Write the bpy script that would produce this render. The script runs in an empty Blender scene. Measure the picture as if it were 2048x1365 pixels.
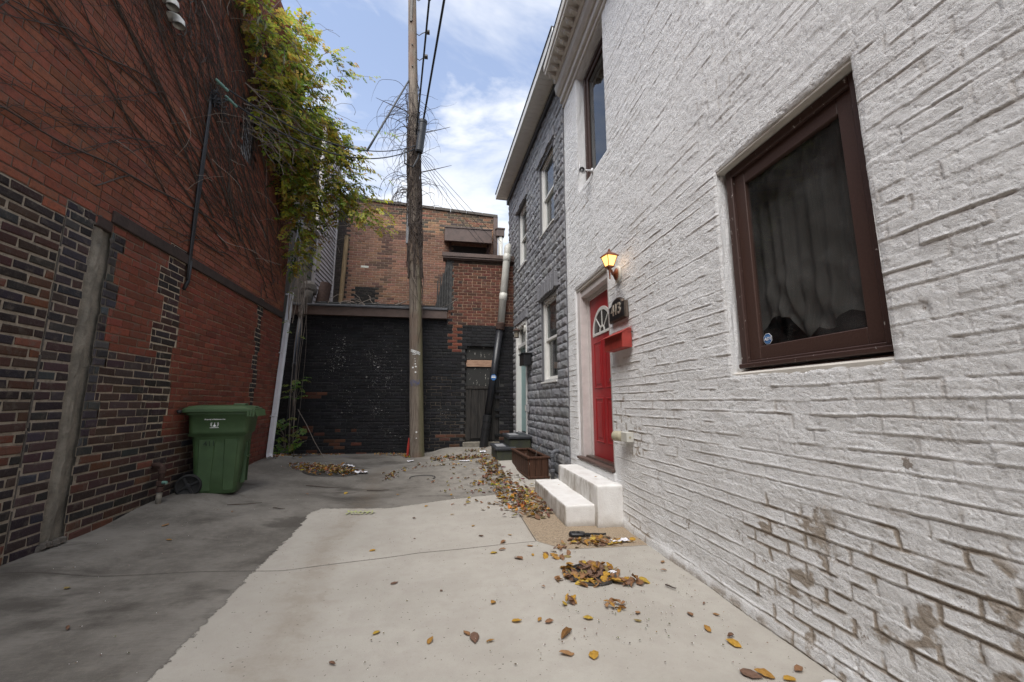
import bpy, math, random
import numpy as np
from mathutils import Vector, Matrix
R = random.Random(7)
PI = math.pi
sc = bpy.context.scene
COL = sc.collection
rad = math.radians
V = Vector

# ---------------------------------------------------------------- noise
def _h(ix, iy, s):
    n = (ix.astype(np.int64)*374761393 + iy.astype(np.int64)*668265263 + s*974634777) & 0xffffffff
    n = ((n ^ (n >> 13))*1274126177) & 0xffffffff
    n = (n ^ (n >> 16)) & 0xffffffff
    return n/4294967295.0
def vn(x, y, s=0):
    x = np.asarray(x, float); y = np.asarray(y, float)
    ix = np.floor(x); iy = np.floor(y); fx = x-ix; fy = y-iy
    fx = fx*fx*(3-2*fx); fy = fy*fy*(3-2*fy)
    a = _h(ix, iy, s); b = _h(ix+1, iy, s); c = _h(ix, iy+1, s); d = _h(ix+1, iy+1, s)
    return (a*(1-fx)+b*fx)*(1-fy)+(c*(1-fx)+d*fx)*fy
def fbm(x, y, s=0, o=4, g=.5):
    t = 0; a = 1; w = 0; f = 1
    for k in range(o):
        t = t+a*vn(x*f, y*f, s+k*17); w += a; a *= g; f *= 2.03
    return t/w
def sst(a, b, x):
    t = np.clip((x-a)/(b-a), 0, 1); return t*t*(3-2*t)

# ---------------------------------------------------------------- ground height
GP = [(-2.9,3.4,.16),(-2.9,0,.10),(-2.9,-3,.08),(-2.97,5.2,.24),(-3.07,7.7,.29),(-3.3,9.5,.14),(-2,9.5,.12),(-.7,9.3,.11),(.4,9.5,.23),(1.57,9.5,.26),(1.75,6.35,.07),(1.8,5,.02),(1.8,4,0),(1.8,1.8,0),(1.8,0,0),(1.8,-3,0),(0,3,0),(0,0,0),(0,-3,0),(-1.2,4,.03),(0,6,.02),(-1,6,.02),(-2,7.6,.12),(-1.2,7.8,.05),(0,7.8,.07),(1.3,8,.17),(-2,5,.12),(-2,3,.08)]
def gz(x, y):
    x = np.asarray(x, float); y = np.asarray(y, float); s = 0; w = 0
    for a, b, c in GP:
        k = 1/(((x-a)**2+(y-b)**2)+.12)**2
        s = s+k*c; w = w+k
    return s/w
def g(x, y): return float(gz(x, y))

# ---------------------------------------------------------------- mesh builder
class MB:
    def __init__(s): s.v = []; s.f = []; s.m = []; s.c = []; s.col = (1,1,1,1); s.mi = 0
    def add(s, vs, fs, cols=None):
        o = len(s.v); s.v.extend([tuple(p) for p in vs])
        s.c.extend(cols if cols is not None else [s.col]*len(vs))
        for q in fs: s.f.append(tuple(o+i for i in q)); s.m.append(s.mi)
        return s
    def box(s, a, b, M=None):
        x0,y0,z0 = a; x1,y1,z1 = b
        vs = [V((x,y,z)) for z in (z0,z1) for y in (y0,y1) for x in (x0,x1)]
        if M is not None: vs = [M @ v for v in vs]
        return s.add(vs, [(0,2,3,1),(4,5,7,6),(0,1,5,4),(2,6,7,3),(0,4,6,2),(1,3,7,5)])
    def bbox(s, a, b, e=.004, M=None):       # box with bevelled edges
        x0,y0,z0 = a; x1,y1,z1 = b; vs = []; fs = []
        c = [(x0,x1),(y0,y1),(z0,z1)]
        idx = {}
        for k in range(8):
            sg = [(k>>i)&1 for i in range(3)]
            for ax in range(3):
                p = []
                for i in range(3):
                    val = c[i][sg[i]]
                    if i != ax: val += (e if sg[i] == 0 else -e)
                    p.append(val)
                idx[(k,ax)] = len(vs); vs.append(V(p))
        for ax in range(3):
            o1, o2 = (ax+1)%3, (ax+2)%3
            for sd in (0,1):
                ks = []
                for (p, q) in ((0,0),(1,0),(1,1),(0,1)):
                    k = (sd<<ax)|(p<<o1)|(q<<o2); ks.append(idx[(k,ax)])
                fs.append(ks if sd else ks[::-1])
        for ax in range(3):       # edges parallel to ax
            o1, o2 = (ax+1)%3, (ax+2)%3
            for (p, q) in ((0,0),(1,0),(1,1),(0,1)):
                k0 = (p<<o1)|(q<<o2); k1 = k0|(1<<ax)
                fs.append((idx[(k0,o1)], idx[(k1,o1)], idx[(k1,o2)], idx[(k0,o2)]))
        for k in range(8): fs.append((idx[(k,0)], idx[(k,1)], idx[(k,2)]))
        if M is not None: vs = [M @ v for v in vs]
        return s.add(vs, fs)
    def tube(s, pts, r, n=8, cap=True, closed=False):
        pts = [V(p) for p in pts]; k = len(pts)
        rs = r if hasattr(r, '__len__') else [r]*k
        t0 = (pts[1]-pts[0]).normalized(); up = V((0,0,1)) if abs(t0.z) < .9 else V((1,0,0))
        nrm = t0.cross(up).normalized(); vs = []
        for i, p in enumerate(pts):
            if closed: t = (pts[(i+1)%k]-pts[i-1]).normalized()
            elif i == 0: t = t0
            elif i == k-1: t = (pts[i]-pts[i-1]).normalized()
            else: t = ((pts[i+1]-pts[i]).normalized()+(pts[i]-pts[i-1]).normalized()).normalized()
            nrm = (nrm-t*nrm.dot(t))
            nrm = nrm.normalized() if nrm.length > 1e-6 else t.orthogonal().normalized()
            bi = t.cross(nrm)
            for j in range(n):
                a = 2*PI*j/n; vs.append(p+(nrm*math.cos(a)+bi*math.sin(a))*rs[i])
        fs = []
        for i in range(k if closed else k-1):
            i2 = (i+1)%k
            for j in range(n):
                j2 = (j+1)%n; fs.append((i*n+j, i*n+j2, i2*n+j2, i2*n+j))
        if cap and not closed: fs.append(tuple(range(n))[::-1]); fs.append(tuple((k-1)*n+j for j in range(n)))
        return s.add(vs, fs)
    def lathe(s, prof, n=24, M=None, cap=True):   # prof: (r,z) about local z
        vs = []; fs = []
        for (r, z) in prof:
            for j in range(n):
                a = 2*PI*j/n; vs.append(V((r*math.cos(a), r*math.sin(a), z)))
        k = len(prof)
        for i in range(k-1):
            for j in range(n):
                j2 = (j+1)%n; fs.append((i*n+j, i*n+j2, (i+1)*n+j2, (i+1)*n+j))
        if cap: fs.append(tuple(range(n))[::-1]); fs.append(tuple((k-1)*n+j for j in range(n)))
        if M is not None: vs = [M @ v for v in vs]
        return s.add(vs, fs)
    def prism(s, poly, a, b, M=None):   # poly in local xy, extruded along z a..b
        n = len(poly); vs = [V((p[0],p[1],a)) for p in poly]+[V((p[0],p[1],b)) for p in poly]
        fs = [tuple(range(n))[::-1], tuple(range(n,2*n))]+[(i,(i+1)%n,n+(i+1)%n,n+i) for i in range(n)]
        if M is not None: vs = [M @ v for v in vs]
        return s.add(vs, fs)
OFF = {}
def build(name, mb, mats, parent=None, loc=None, smooth=False, label=None, cat=None, group=None, kind=None):
    if parent is not None: off = OFF[parent.name]
    else: off = V(loc) if loc is not None else V((0,0,0))
    me = bpy.data.meshes.new(name)
    vs = np.array(mb.v, float)-np.array(off)
    me.from_pydata([tuple(p) for p in vs], [], mb.f)
    if not isinstance(mats, (list, tuple)): mats = [mats]
    for m in mats: me.materials.append(m)
    if len(mats) > 1: me.polygons.foreach_set('material_index', mb.m)
    if any(c != (1,1,1,1) for c in mb.c[:1]+mb.c[-1:]) or len(set(mb.c[:200])) > 1:
        at = me.color_attributes.new('Col', 'FLOAT_COLOR', 'POINT')
        at.data.foreach_set('color', np.array(mb.c, np.float32).ravel())
    if smooth: me.polygons.foreach_set('use_smooth', [True]*len(me.polygons))
    me.update()
    o = bpy.data.objects.new(name, me); COL.objects.link(o)
    OFF[o.name] = off
    if parent is not None: o.parent = parent
    else: o.location = off
    if label: o['label'] = label
    if cat: o['category'] = cat
    if group: o['group'] = group
    if kind: o['kind'] = kind
    return o
def thing(name, loc, label, cat, group=None):
    o = bpy.data.objects.new(name, None); COL.objects.link(o); o.location = loc
    o.empty_display_size = .1
    o['label'] = label; o['category'] = cat
    if group: o['group'] = group
    OFF[o.name] = V(loc); return o
def frame(o, u, n):     # local (a,b,z): along u, outwards n, up
    u = V(u).normalized(); n = V(n).normalized()
    return Matrix(((u.x,n.x,0,o[0]),(u.y,n.y,0,o[1]),(0,0,1,o[2]),(0,0,0,1)))
def look(d, at=(0,0,0)):     # matrix with local z along d
    return Matrix.Translation(V(at)) @ V(d).to_track_quat('Z','Y').to_matrix().to_4x4()

# ---------------------------------------------------------------- materials
class NT:
    def __init__(s, name):
        s.m = bpy.data.materials.new(name); s.m.use_nodes = True; s.t = s.m.node_tree; s.t.nodes.clear()
        s.out = s.n('ShaderNodeOutputMaterial'); s.p = s.n('ShaderNodeBsdfPrincipled'); s.l(s.p.outputs[0], s.out.inputs[0])
    def n(s, ty, **k):
        nd = s.t.nodes.new(ty)
        for a, b in k.items(): setattr(nd, a, b)
        return nd
    def l(s, a, b): s.t.links.new(a, b)
    def set(s, inp, v):
        if hasattr(v, 'is_output') or isinstance(v, bpy.types.NodeSocket): s.l(v, inp)
        else: inp.default_value = v
    def pos(s): return s.n('ShaderNodeNewGeometry').outputs['Position']
    def obj(s): return s.n('ShaderNodeTexCoord').outputs['Object']
    def map(s, vec, sc=(1,1,1), rot=(0,0,0), loc=(0,0,0)):
        m = s.n('ShaderNodeMapping'); s.l(vec, m.inputs[0]); m.inputs['Scale'].default_value = sc; m.inputs['Rotation'].default_value = rot; m.inputs['Location'].default_value = loc
        return m.outputs[0]
    def noise(s, vec, scale=5, det=4, rough=.55, dist=0):
        m = s.n('ShaderNodeTexNoise'); s.l(vec, m.inputs['Vector'])
        m.inputs['Scale'].default_value = scale; m.inputs['Detail'].default_value = det; m.inputs['Roughness'].default_value = rough; m.inputs['Distortion'].default_value = dist
        return m.outputs[0]
    def vor(s, vec, scale=5, feat='F1'):
        m = s.n('ShaderNodeTexVoronoi', feature=feat); s.l(vec, m.inputs['Vector']); m.inputs['Scale'].default_value = scale
        return m.outputs[0]
    def ramp(s, v, a, b, lo=0., hi=1.):
        m = s.n('ShaderNodeMapRange', interpolation_type='SMOOTHSTEP'); s.l(v, m.inputs[0])
        for i, x in zip((1,2,3,4), (a,b,lo,hi)): m.inputs[i].default_value = x
        return m.outputs[0]
    def math(s, op, a, b=0., c=0.):
        m = s.n('ShaderNodeMath', operation=op); s.set(m.inputs[0], a); s.set(m.inputs[1], b); s.set(m.inputs[2], c); return m.outputs[0]
    def mix(s, f, a, b, mode='MIX'):
        m = s.n('ShaderNodeMix', data_type='RGBA', blend_type=mode); s.set(m.inputs[0], f)
        for i, x in ((6,a),(7,b)):
            if isinstance(x, (tuple, list)): m.inputs[i].default_value = (x[0],x[1],x[2],1)
            elif isinstance(x, float): m.inputs[i].default_value = (x,x,x,1)
            else: s.l(x, m.inputs[i])
        return m.outputs[2]
    def attr(s, name='Col', which='Color'):
        return s.n('ShaderNodeAttribute', attribute_name=name).outputs[which]
    def bump(s, h, st=.5, d=.01, prev=None):
        m = s.n('ShaderNodeBump'); s.l(h, m.inputs['Height']); m.inputs['Strength'].default_value = st; m.inputs['Distance'].default_value = d
        if prev is not None: s.l(prev, m.inputs['Normal'])
        return m.outputs[0]
    def fin(s, col=None, rough=.8, norm=None, metal=0., spec=.5):
        if col is not None:
            if isinstance(col, (tuple, list)): s.p.inputs['Base Color'].default_value = (col[0],col[1],col[2],1)
            else: s.l(col, s.p.inputs['Base Color'])
        s.set(s.p.inputs['Roughness'], rough); s.p.inputs['Metallic'].default_value = metal
        s.p.inputs['Specular IOR Level'].default_value = spec
        if norm is not None: s.l(norm, s.p.inputs['Normal'])
        return s.m
def sep(t, v):
    m = t.n('ShaderNodeSeparateXYZ'); t.l(v, m.inputs[0]); return m.outputs

def mat_brick():
    t = NT('brick'); P = t.pos(); c = t.attr()
    n1 = t.noise(P, 22, 5, .65); n2 = t.noise(P, 160, 3, .6); n3 = t.noise(P, 2.2, 4, .6)
    col = t.mix(t.ramp(n1,.40,.75,0,.8), c, t.mix(.5, c, (.03,.022,.02)))
    col = t.mix(t.ramp(n2,.55,.8,0,.35), col, t.mix(.5, col, (.35,.30,.26)))
    col = t.mix(t.ramp(n3,.52,.75,0,.3), col, t.mix(.5, col, (.035,.03,.028)))
    n4 = t.noise(P, 11, 6, .78); col = t.mix(t.ramp(n4,.50,.70,0,.42), col, (.17,.145,.12)); col = t.mix(t.ramp(t.noise(P,48,4,.7),.56,.72,0,.5), col, (.03,.025,.022))
    b = t.bump(n1,.7,.008); b = t.bump(n4,.4,.006,b); b = t.bump(n2,.5,.002,b)
    return t.fin(col,.86,b,spec=.3)
def mat_blackbrick():
    t = NT('black_painted_brick'); P = t.pos(); c = t.attr(); a = t.attr('Col','Alpha')
    n1 = t.noise(P, 18, 5, .65); n2 = t.noise(P, 130, 3, .6)
    col = t.mix(t.ramp(n1,.45,.8,0,.5), c, (.045,.043,.042))
    sp = t.noise(t.map(P,(.8,1,1.9)), 26, 6, .76); big = t.noise(t.map(P,(1,1,.6)), 7, 5, .7)
    m = t.math('ADD', t.math('MULTIPLY', a, .17), t.math('MULTIPLY', t.math('SUBTRACT', big, .5), .30))
    th = t.math('SUBTRACT', sp, t.math('SUBTRACT', .705, m))
    fl = t.ramp(th, 0, .012)
    lm = t.noise(t.map(P,(1.5,1,14)), 7, 3, .6)
    fl2 = t.ramp(t.math('ADD', lm, t.math('MULTIPLY', a, .06)), .70,.76, 0,.35)
    col = t.mix(fl2, col, (.24,.23,.21))
    col = t.mix(fl, col, (.55,.53,.50))
    b = t.bump(n1,.6,.006); b = t.bump(n2,.5,.002,b); b = t.bump(fl,.5,.002,b)
    return t.fin(col, t.math('MULTIPLY_ADD', n1, .3, .5), b, spec=.22)
def mat_white():
    t = NT('white_masonry_paint'); P = t.pos(); j = t.attr('Col','Color'); s = sep(t, j)
    n1 = t.noise(P, 9, 5, .65); n2 = t.noise(P, 60, 6, .72); n3 = t.noise(t.map(P,(1,1,.8)), 220, 4, .65)
    col = t.mix(t.ramp(n1,.3,.75), (.84,.84,.84), (.79,.79,.79))
    dirt = t.math('MULTIPLY', s[0], t.ramp(t.noise(P, 7, 5, .7),.36,.52))
    col = t.mix(t.math('MINIMUM', t.math('MULTIPLY', dirt, .85), 1.), col, (.31,.245,.18))
    pt = t.ramp(t.math('ADD', t.noise(P, 30, 5, .75), t.math('MULTIPLY', s[1], .34)), .80,.87)
    col = t.mix(t.math('MULTIPLY', pt, .8), col, t.mix(t.ramp(n2,.4,.6), (.36,.28,.21), (.24,.19,.15)))
    spk = t.ramp(t.noise(P, 75, 2, .5), .72,.76, 0,.5)
    col = t.mix(spk, col, (.33,.27,.21))
    rg = t.ramp(t.math('ABSOLUTE', t.math('SUBTRACT', t.noise(t.map(P,(1,.8,1.5)), 26, 5, .7, .6), .5)), 0., .05, 1., 0.); b = t.bump(n1,.6,.008); b = t.bump(t.noise(t.map(P,(1,1,1.4)), 52, 7, .76),.8,.008,b); b = t.bump(rg,.5,.004,b); b = t.bump(n3,.8,.003,b)
    return t.fin(col,.72,b,spec=.3)
def mat_form():
    t = NT('grey_formstone'); P = t.pos(); c = t.attr()
    n1 = t.noise(P, 12, 5, .65); n2 = t.noise(P, 90, 4, .65)
    col = t.mix(t.ramp(n1,.35,.7), c, t.mix(.4, c, (.13,.13,.138)))
    b = t.bump(n1,.6,.01); b = t.bump(n2,.6,.004,b)
    return t.fin(col,.6,b,spec=.4)
def mat_concrete_ground():
    t = NT('alley_concrete'); P = t.pos(); s = sep(t, t.attr('A1')); q = sep(t, t.attr('A2')); w = sep(t, t.attr('A3'))
    nl = t.noise(P, 1.3, 5, .6); nm = t.noise(P, 9, 5, .65); nf = t.noise(P, 70, 4, .7); nff = t.noise(P, 260, 2, .6)
    br = t.noise(t.map(P,(3.5,70,1),(0,0,.05)), 3, 6, .8)
    old = t.mix(t.ramp(nl,.36,.64), (.11,.10,.088), (.215,.20,.178))
    old = t.mix(t.ramp(br,.42,.66,0,.42), old, (.075,.067,.058)); old = t.mix(t.ramp(t.noise(P,24,5,.75),.45,.7,0,.35), old, (.22,.20,.17)); st_ = t.noise(t.map(P,(.7,1.3,1)), 1.7, 5, .62); old = t.mix(t.ramp(st_,.52,.66,0,.72), old, (.055,.048,.041))
    old = t.mix(t.ramp(nm,.52,.75,0,.5), old, (.085,.075,.066))
    old = t.mix(t.ramp(nff,.66,.74,0,.6), old, (.34,.32,.29))
    pz = sep(t, P); bk = t.math('MULTIPLY', t.ramp(pz[0],-1.3,.5), t.ramp(pz[1],4.6,6.2)); old = t.mix(t.math('MULTIPLY', bk, t.ramp(nm,.3,.6,.25,.75)), old, (.30,.275,.24))
    new = t.mix(t.ramp(nl,.3,.7), (.42,.395,.35), (.36,.336,.295))
    new = t.mix(t.ramp(nm,.42,.72,0,.45), new, (.33,.30,.265)); new = t.mix(t.ramp(t.noise(P,3.1,5,.68),.45,.68,0,.4), new, (.34,.31,.275))
    new = t.mix(t.ramp(br,.5,.8,0,.25), new, (.30,.275,.245))
    new = t.mix(t.ramp(t.noise(P,110,3,.65),.60,.72,0,.55), new, (.30,.27,.235)); new = t.mix(t.ramp(t.noise(P,60,2,.4),.72,.74,0,.9), new, (.10,.085,.07)); new = t.mix(t.ramp(t.noise(t.map(P,(3,60,1),(0,0,.08)),3,4,.7),.5,.8,0,.3), new, (.36,.33,.29))
    brn = t.mix(t.ramp(nf,.4,.65), (.36,.285,.20), (.20,.15,.105))
    new = t.mix(t.ramp(t.math('ADD', s[1], t.math('MULTIPLY', t.math('SUBTRACT', nm,.5), .05)), -.02,.02), new, brn)
    # gutter stain (brown, gritty) along the swale
    gd = t.math('ABSOLUTE', s[2]); gm = t.ramp(t.math('ADD', gd, t.math('MULTIPLY', t.math('SUBTRACT', nm,.5), .55)), .0,.22, .5,0); gm = t.math('MULTIPLY', gm, t.ramp(t.noise(P,6,5,.7),.3,.6,.25,1.))
    new = t.mix(gm, new, (.235,.195,.15))
    old = t.mix(t.math('MULTIPLY', gm, .75), old, (.14,.11,.08))
    e = t.math('ADD', s[0], t.math('MULTIPLY', t.math('SUBTRACT', t.noise(P, 11, 7, .8),.5), .15))
    sm = t.ramp(e, -.004,.006)
    col = t.mix(sm, old, new)
    # joints
    def joint(v, wd, lim=None):
        k = t.ramp(t.math('ADD', t.math('ABSOLUTE', v), t.math('MULTIPLY', t.math('SUBTRACT', nf,.5), .010)), wd*.25, wd*.8, .75, 0)
        return t.math('MULTIPLY', k, lim) if lim is not None else k
    j1 = joint(q[0], .010, t.ramp(w[0], -.01,.01)); j2 = joint(q[1], .008, t.ramp(w[1], -.01,.01)); j3 = joint(q[2], .007, t.ramp(w[2], -.01,.01))
    jj = t.math('MAXIMUM', t.math('MAXIMUM', j1, j2), j3)
    # lip where the new slab ends
    lip = t.ramp(t.math('ABSOLUTE', e), .004,.014, .5, 0)
    col = t.mix(jj, col, (.07,.06,.05))
    col = t.mix(t.math('MULTIPLY', lip, t.ramp(e,-.01,.0,1,0)), col, (.09,.08,.07))
    # dark stain patch on the old concrete
    h = t.math('ADD', t.math('MULTIPLY', nm,.35), t.math('MULTIPLY', nf,.4))
    b = t.bump(h,.5,.008); b = t.bump(br,.35,.004,b); b = t.bump(nff,.4,.002,b)
    bj = t.math('SUBTRACT', t.math('MULTIPLY', sm, .6), jj); b = t.bump(bj,.8,.008,b)
    return t.fin(col, .85, b, spec=.3)
def mat_simple(name, col, rough=.6, metal=0., var=.25, scale=12, bump=.3, bs=40, bd=.003, spec=.5, dark=None, grain=None):
    t = NT(name); P = t.pos()
    if grain: P = t.map(P, grain)
    n = t.noise(P, scale, 5, .65); n2 = t.noise(P, bs, 4, .6)
    d = dark or tuple(c*(1-var) for c in col)
    c = t.mix(t.ramp(n,.32,.7), col, d)
    c = t.mix(t.ramp(n2,.55,.8,0,.35), c, tuple(x*(1-var*1.3) for x in col))
    return t.fin(c, rough, t.bump(n2,bump,bd), metal, spec)
def mat_attr(name, rough=.7, trans=0., bs=60, bump=.3):
    t = NT(name); P = t.pos(); c = t.attr(); n = t.noise(P, bs, 4, .6)
    col = t.mix(t.ramp(n,.35,.75), c, t.mix(.45, c, t.mix(.7, c, (0.,0.,0.))))
    t.fin(col, rough, t.bump(n,bump,.002), spec=.35)
    if trans:
        tr = t.n('ShaderNodeBsdfTranslucent'); t.l(col, tr.inputs[0]); mx = t.n('ShaderNodeMixShader'); mx.inputs[0].default_value = trans
        t.l(t.p.outputs[0], mx.inputs[1]); t.l(tr.outputs[0], mx.inputs[2]); t.l(mx.outputs[0], t.out.inputs[0])
    return t.m
def mat_peel(name, col, under, amount=.62, scale=25, rough=.5, grain=(1,1,1)):
    t = NT(name); P = t.map(t.pos(), grain)
    n = t.noise(P, scale, 5, .7); n2 = t.noise(P, 90, 4, .6)
    f = t.ramp(n, amount, amount+.02)
    c = t.mix(t.ramp(n2,.35,.7,0,.4), col, tuple(x*.6 for x in col))
    return t.fin(t.mix(f, c, under), rough, t.bump(t.math('SUBTRACT', n2, f),.4,.003), spec=.4)
def mat_glass(name, tint=(.75,.78,.78), rough=.0, film=.0, ior=1.5):
    t = NT(name); t.t.nodes.remove(t.p)
    fr = t.n('ShaderNodeFresnel'); bk = t.n('ShaderNodeNewGeometry').outputs['Backfacing']; t.l(t.math('ADD', ior, t.math('MULTIPLY', bk, 1/ior-ior)), fr.inputs[0])
    tr = t.n('ShaderNodeBsdfTransparent'); tr.inputs[0].default_value = (*tint,1)
    gl = t.n('ShaderNodeBsdfGlossy'); gl.inputs['Roughness'].default_value = rough
    b = t.bump(t.noise(t.pos(), 1.2, 1, .4), .06, .02); t.l(b, gl.inputs['Normal'])
    mx = t.n('ShaderNodeMixShader'); t.l(fr.outputs[0], mx.inputs[0]); t.l(tr.outputs[0], mx.inputs[1]); t.l(gl.outputs[0], mx.inputs[2])
    if film:
        df = t.n('ShaderNodeBsdfDiffuse'); df.inputs[0].default_value = (.5,.5,.5,1); m2 = t.n('ShaderNodeMixShader')
        n = t.noise(t.map(t.pos(), (1,1,1)), 3, 6, .75); t.l(t.ramp(n,.3,.8,0,film), m2.inputs[0])
        t.l(mx.outputs[0], m2.inputs[1]); t.l(df.outputs[0], m2.inputs[2]); t.l(m2.outputs[0], t.out.inputs[0])
    else: t.l(mx.outputs[0], t.out.inputs[0])
    return t.m
def mat_emit(name, col, st):
    t = NT(name); t.p.inputs['Base Color'].default_value = (*col,1); t.p.inputs['Emission Color'].default_value = (*col,1); t.p.inputs['Emission Strength'].default_value = st
    return t.m
def mat_wood(name, c1, c2, rough=.8, grain=(14,14,1.2), green=None, bd=.006):
    t = NT(name); P = t.map(t.pos(), grain)
    n = t.noise(P, 3, 6, .7, .3); n2 = t.noise(P, 14, 4, .7); n3 = t.noise(t.pos(), 1.1, 3, .6)
    c = t.mix(t.ramp(n,.35,.65), c1, c2); c = t.mix(t.ramp(n2,.6,.7,0,.7), c, tuple(x*.3 for x in c2))
    if green: c = t.mix(t.ramp(n3,.5,.75,0,.6), c, green)
    b = t.bump(n,.6,bd); b = t.bump(n2,.5,bd*.5,b)
    return t.fin(c, rough, b, spec=.25)

def mat_step():
    t = NT('white_painted_step'); P = t.pos(); n = t.noise(P, 5, 5, .65); n2 = t.noise(P, 24, 5, .7); n3 = t.noise(P, 110, 4, .65)
    c = t.mix(t.ramp(n,.35,.7), (.76,.75,.73), (.66,.64,.61))
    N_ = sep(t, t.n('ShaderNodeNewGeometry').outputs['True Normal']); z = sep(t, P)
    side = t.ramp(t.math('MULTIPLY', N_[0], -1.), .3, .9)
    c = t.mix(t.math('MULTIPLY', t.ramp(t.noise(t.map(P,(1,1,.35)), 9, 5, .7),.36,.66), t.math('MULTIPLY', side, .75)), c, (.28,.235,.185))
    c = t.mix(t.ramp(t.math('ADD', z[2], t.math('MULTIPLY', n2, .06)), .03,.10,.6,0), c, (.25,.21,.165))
    c = t.mix(t.ramp(n2,.66,.70,0,.75), c, (.33,.29,.24))
    b = t.bump(n2,.6,.006); b = t.bump(n3,.6,.003,b)
    return t.fin(c,.75,b,spec=.3)
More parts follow.
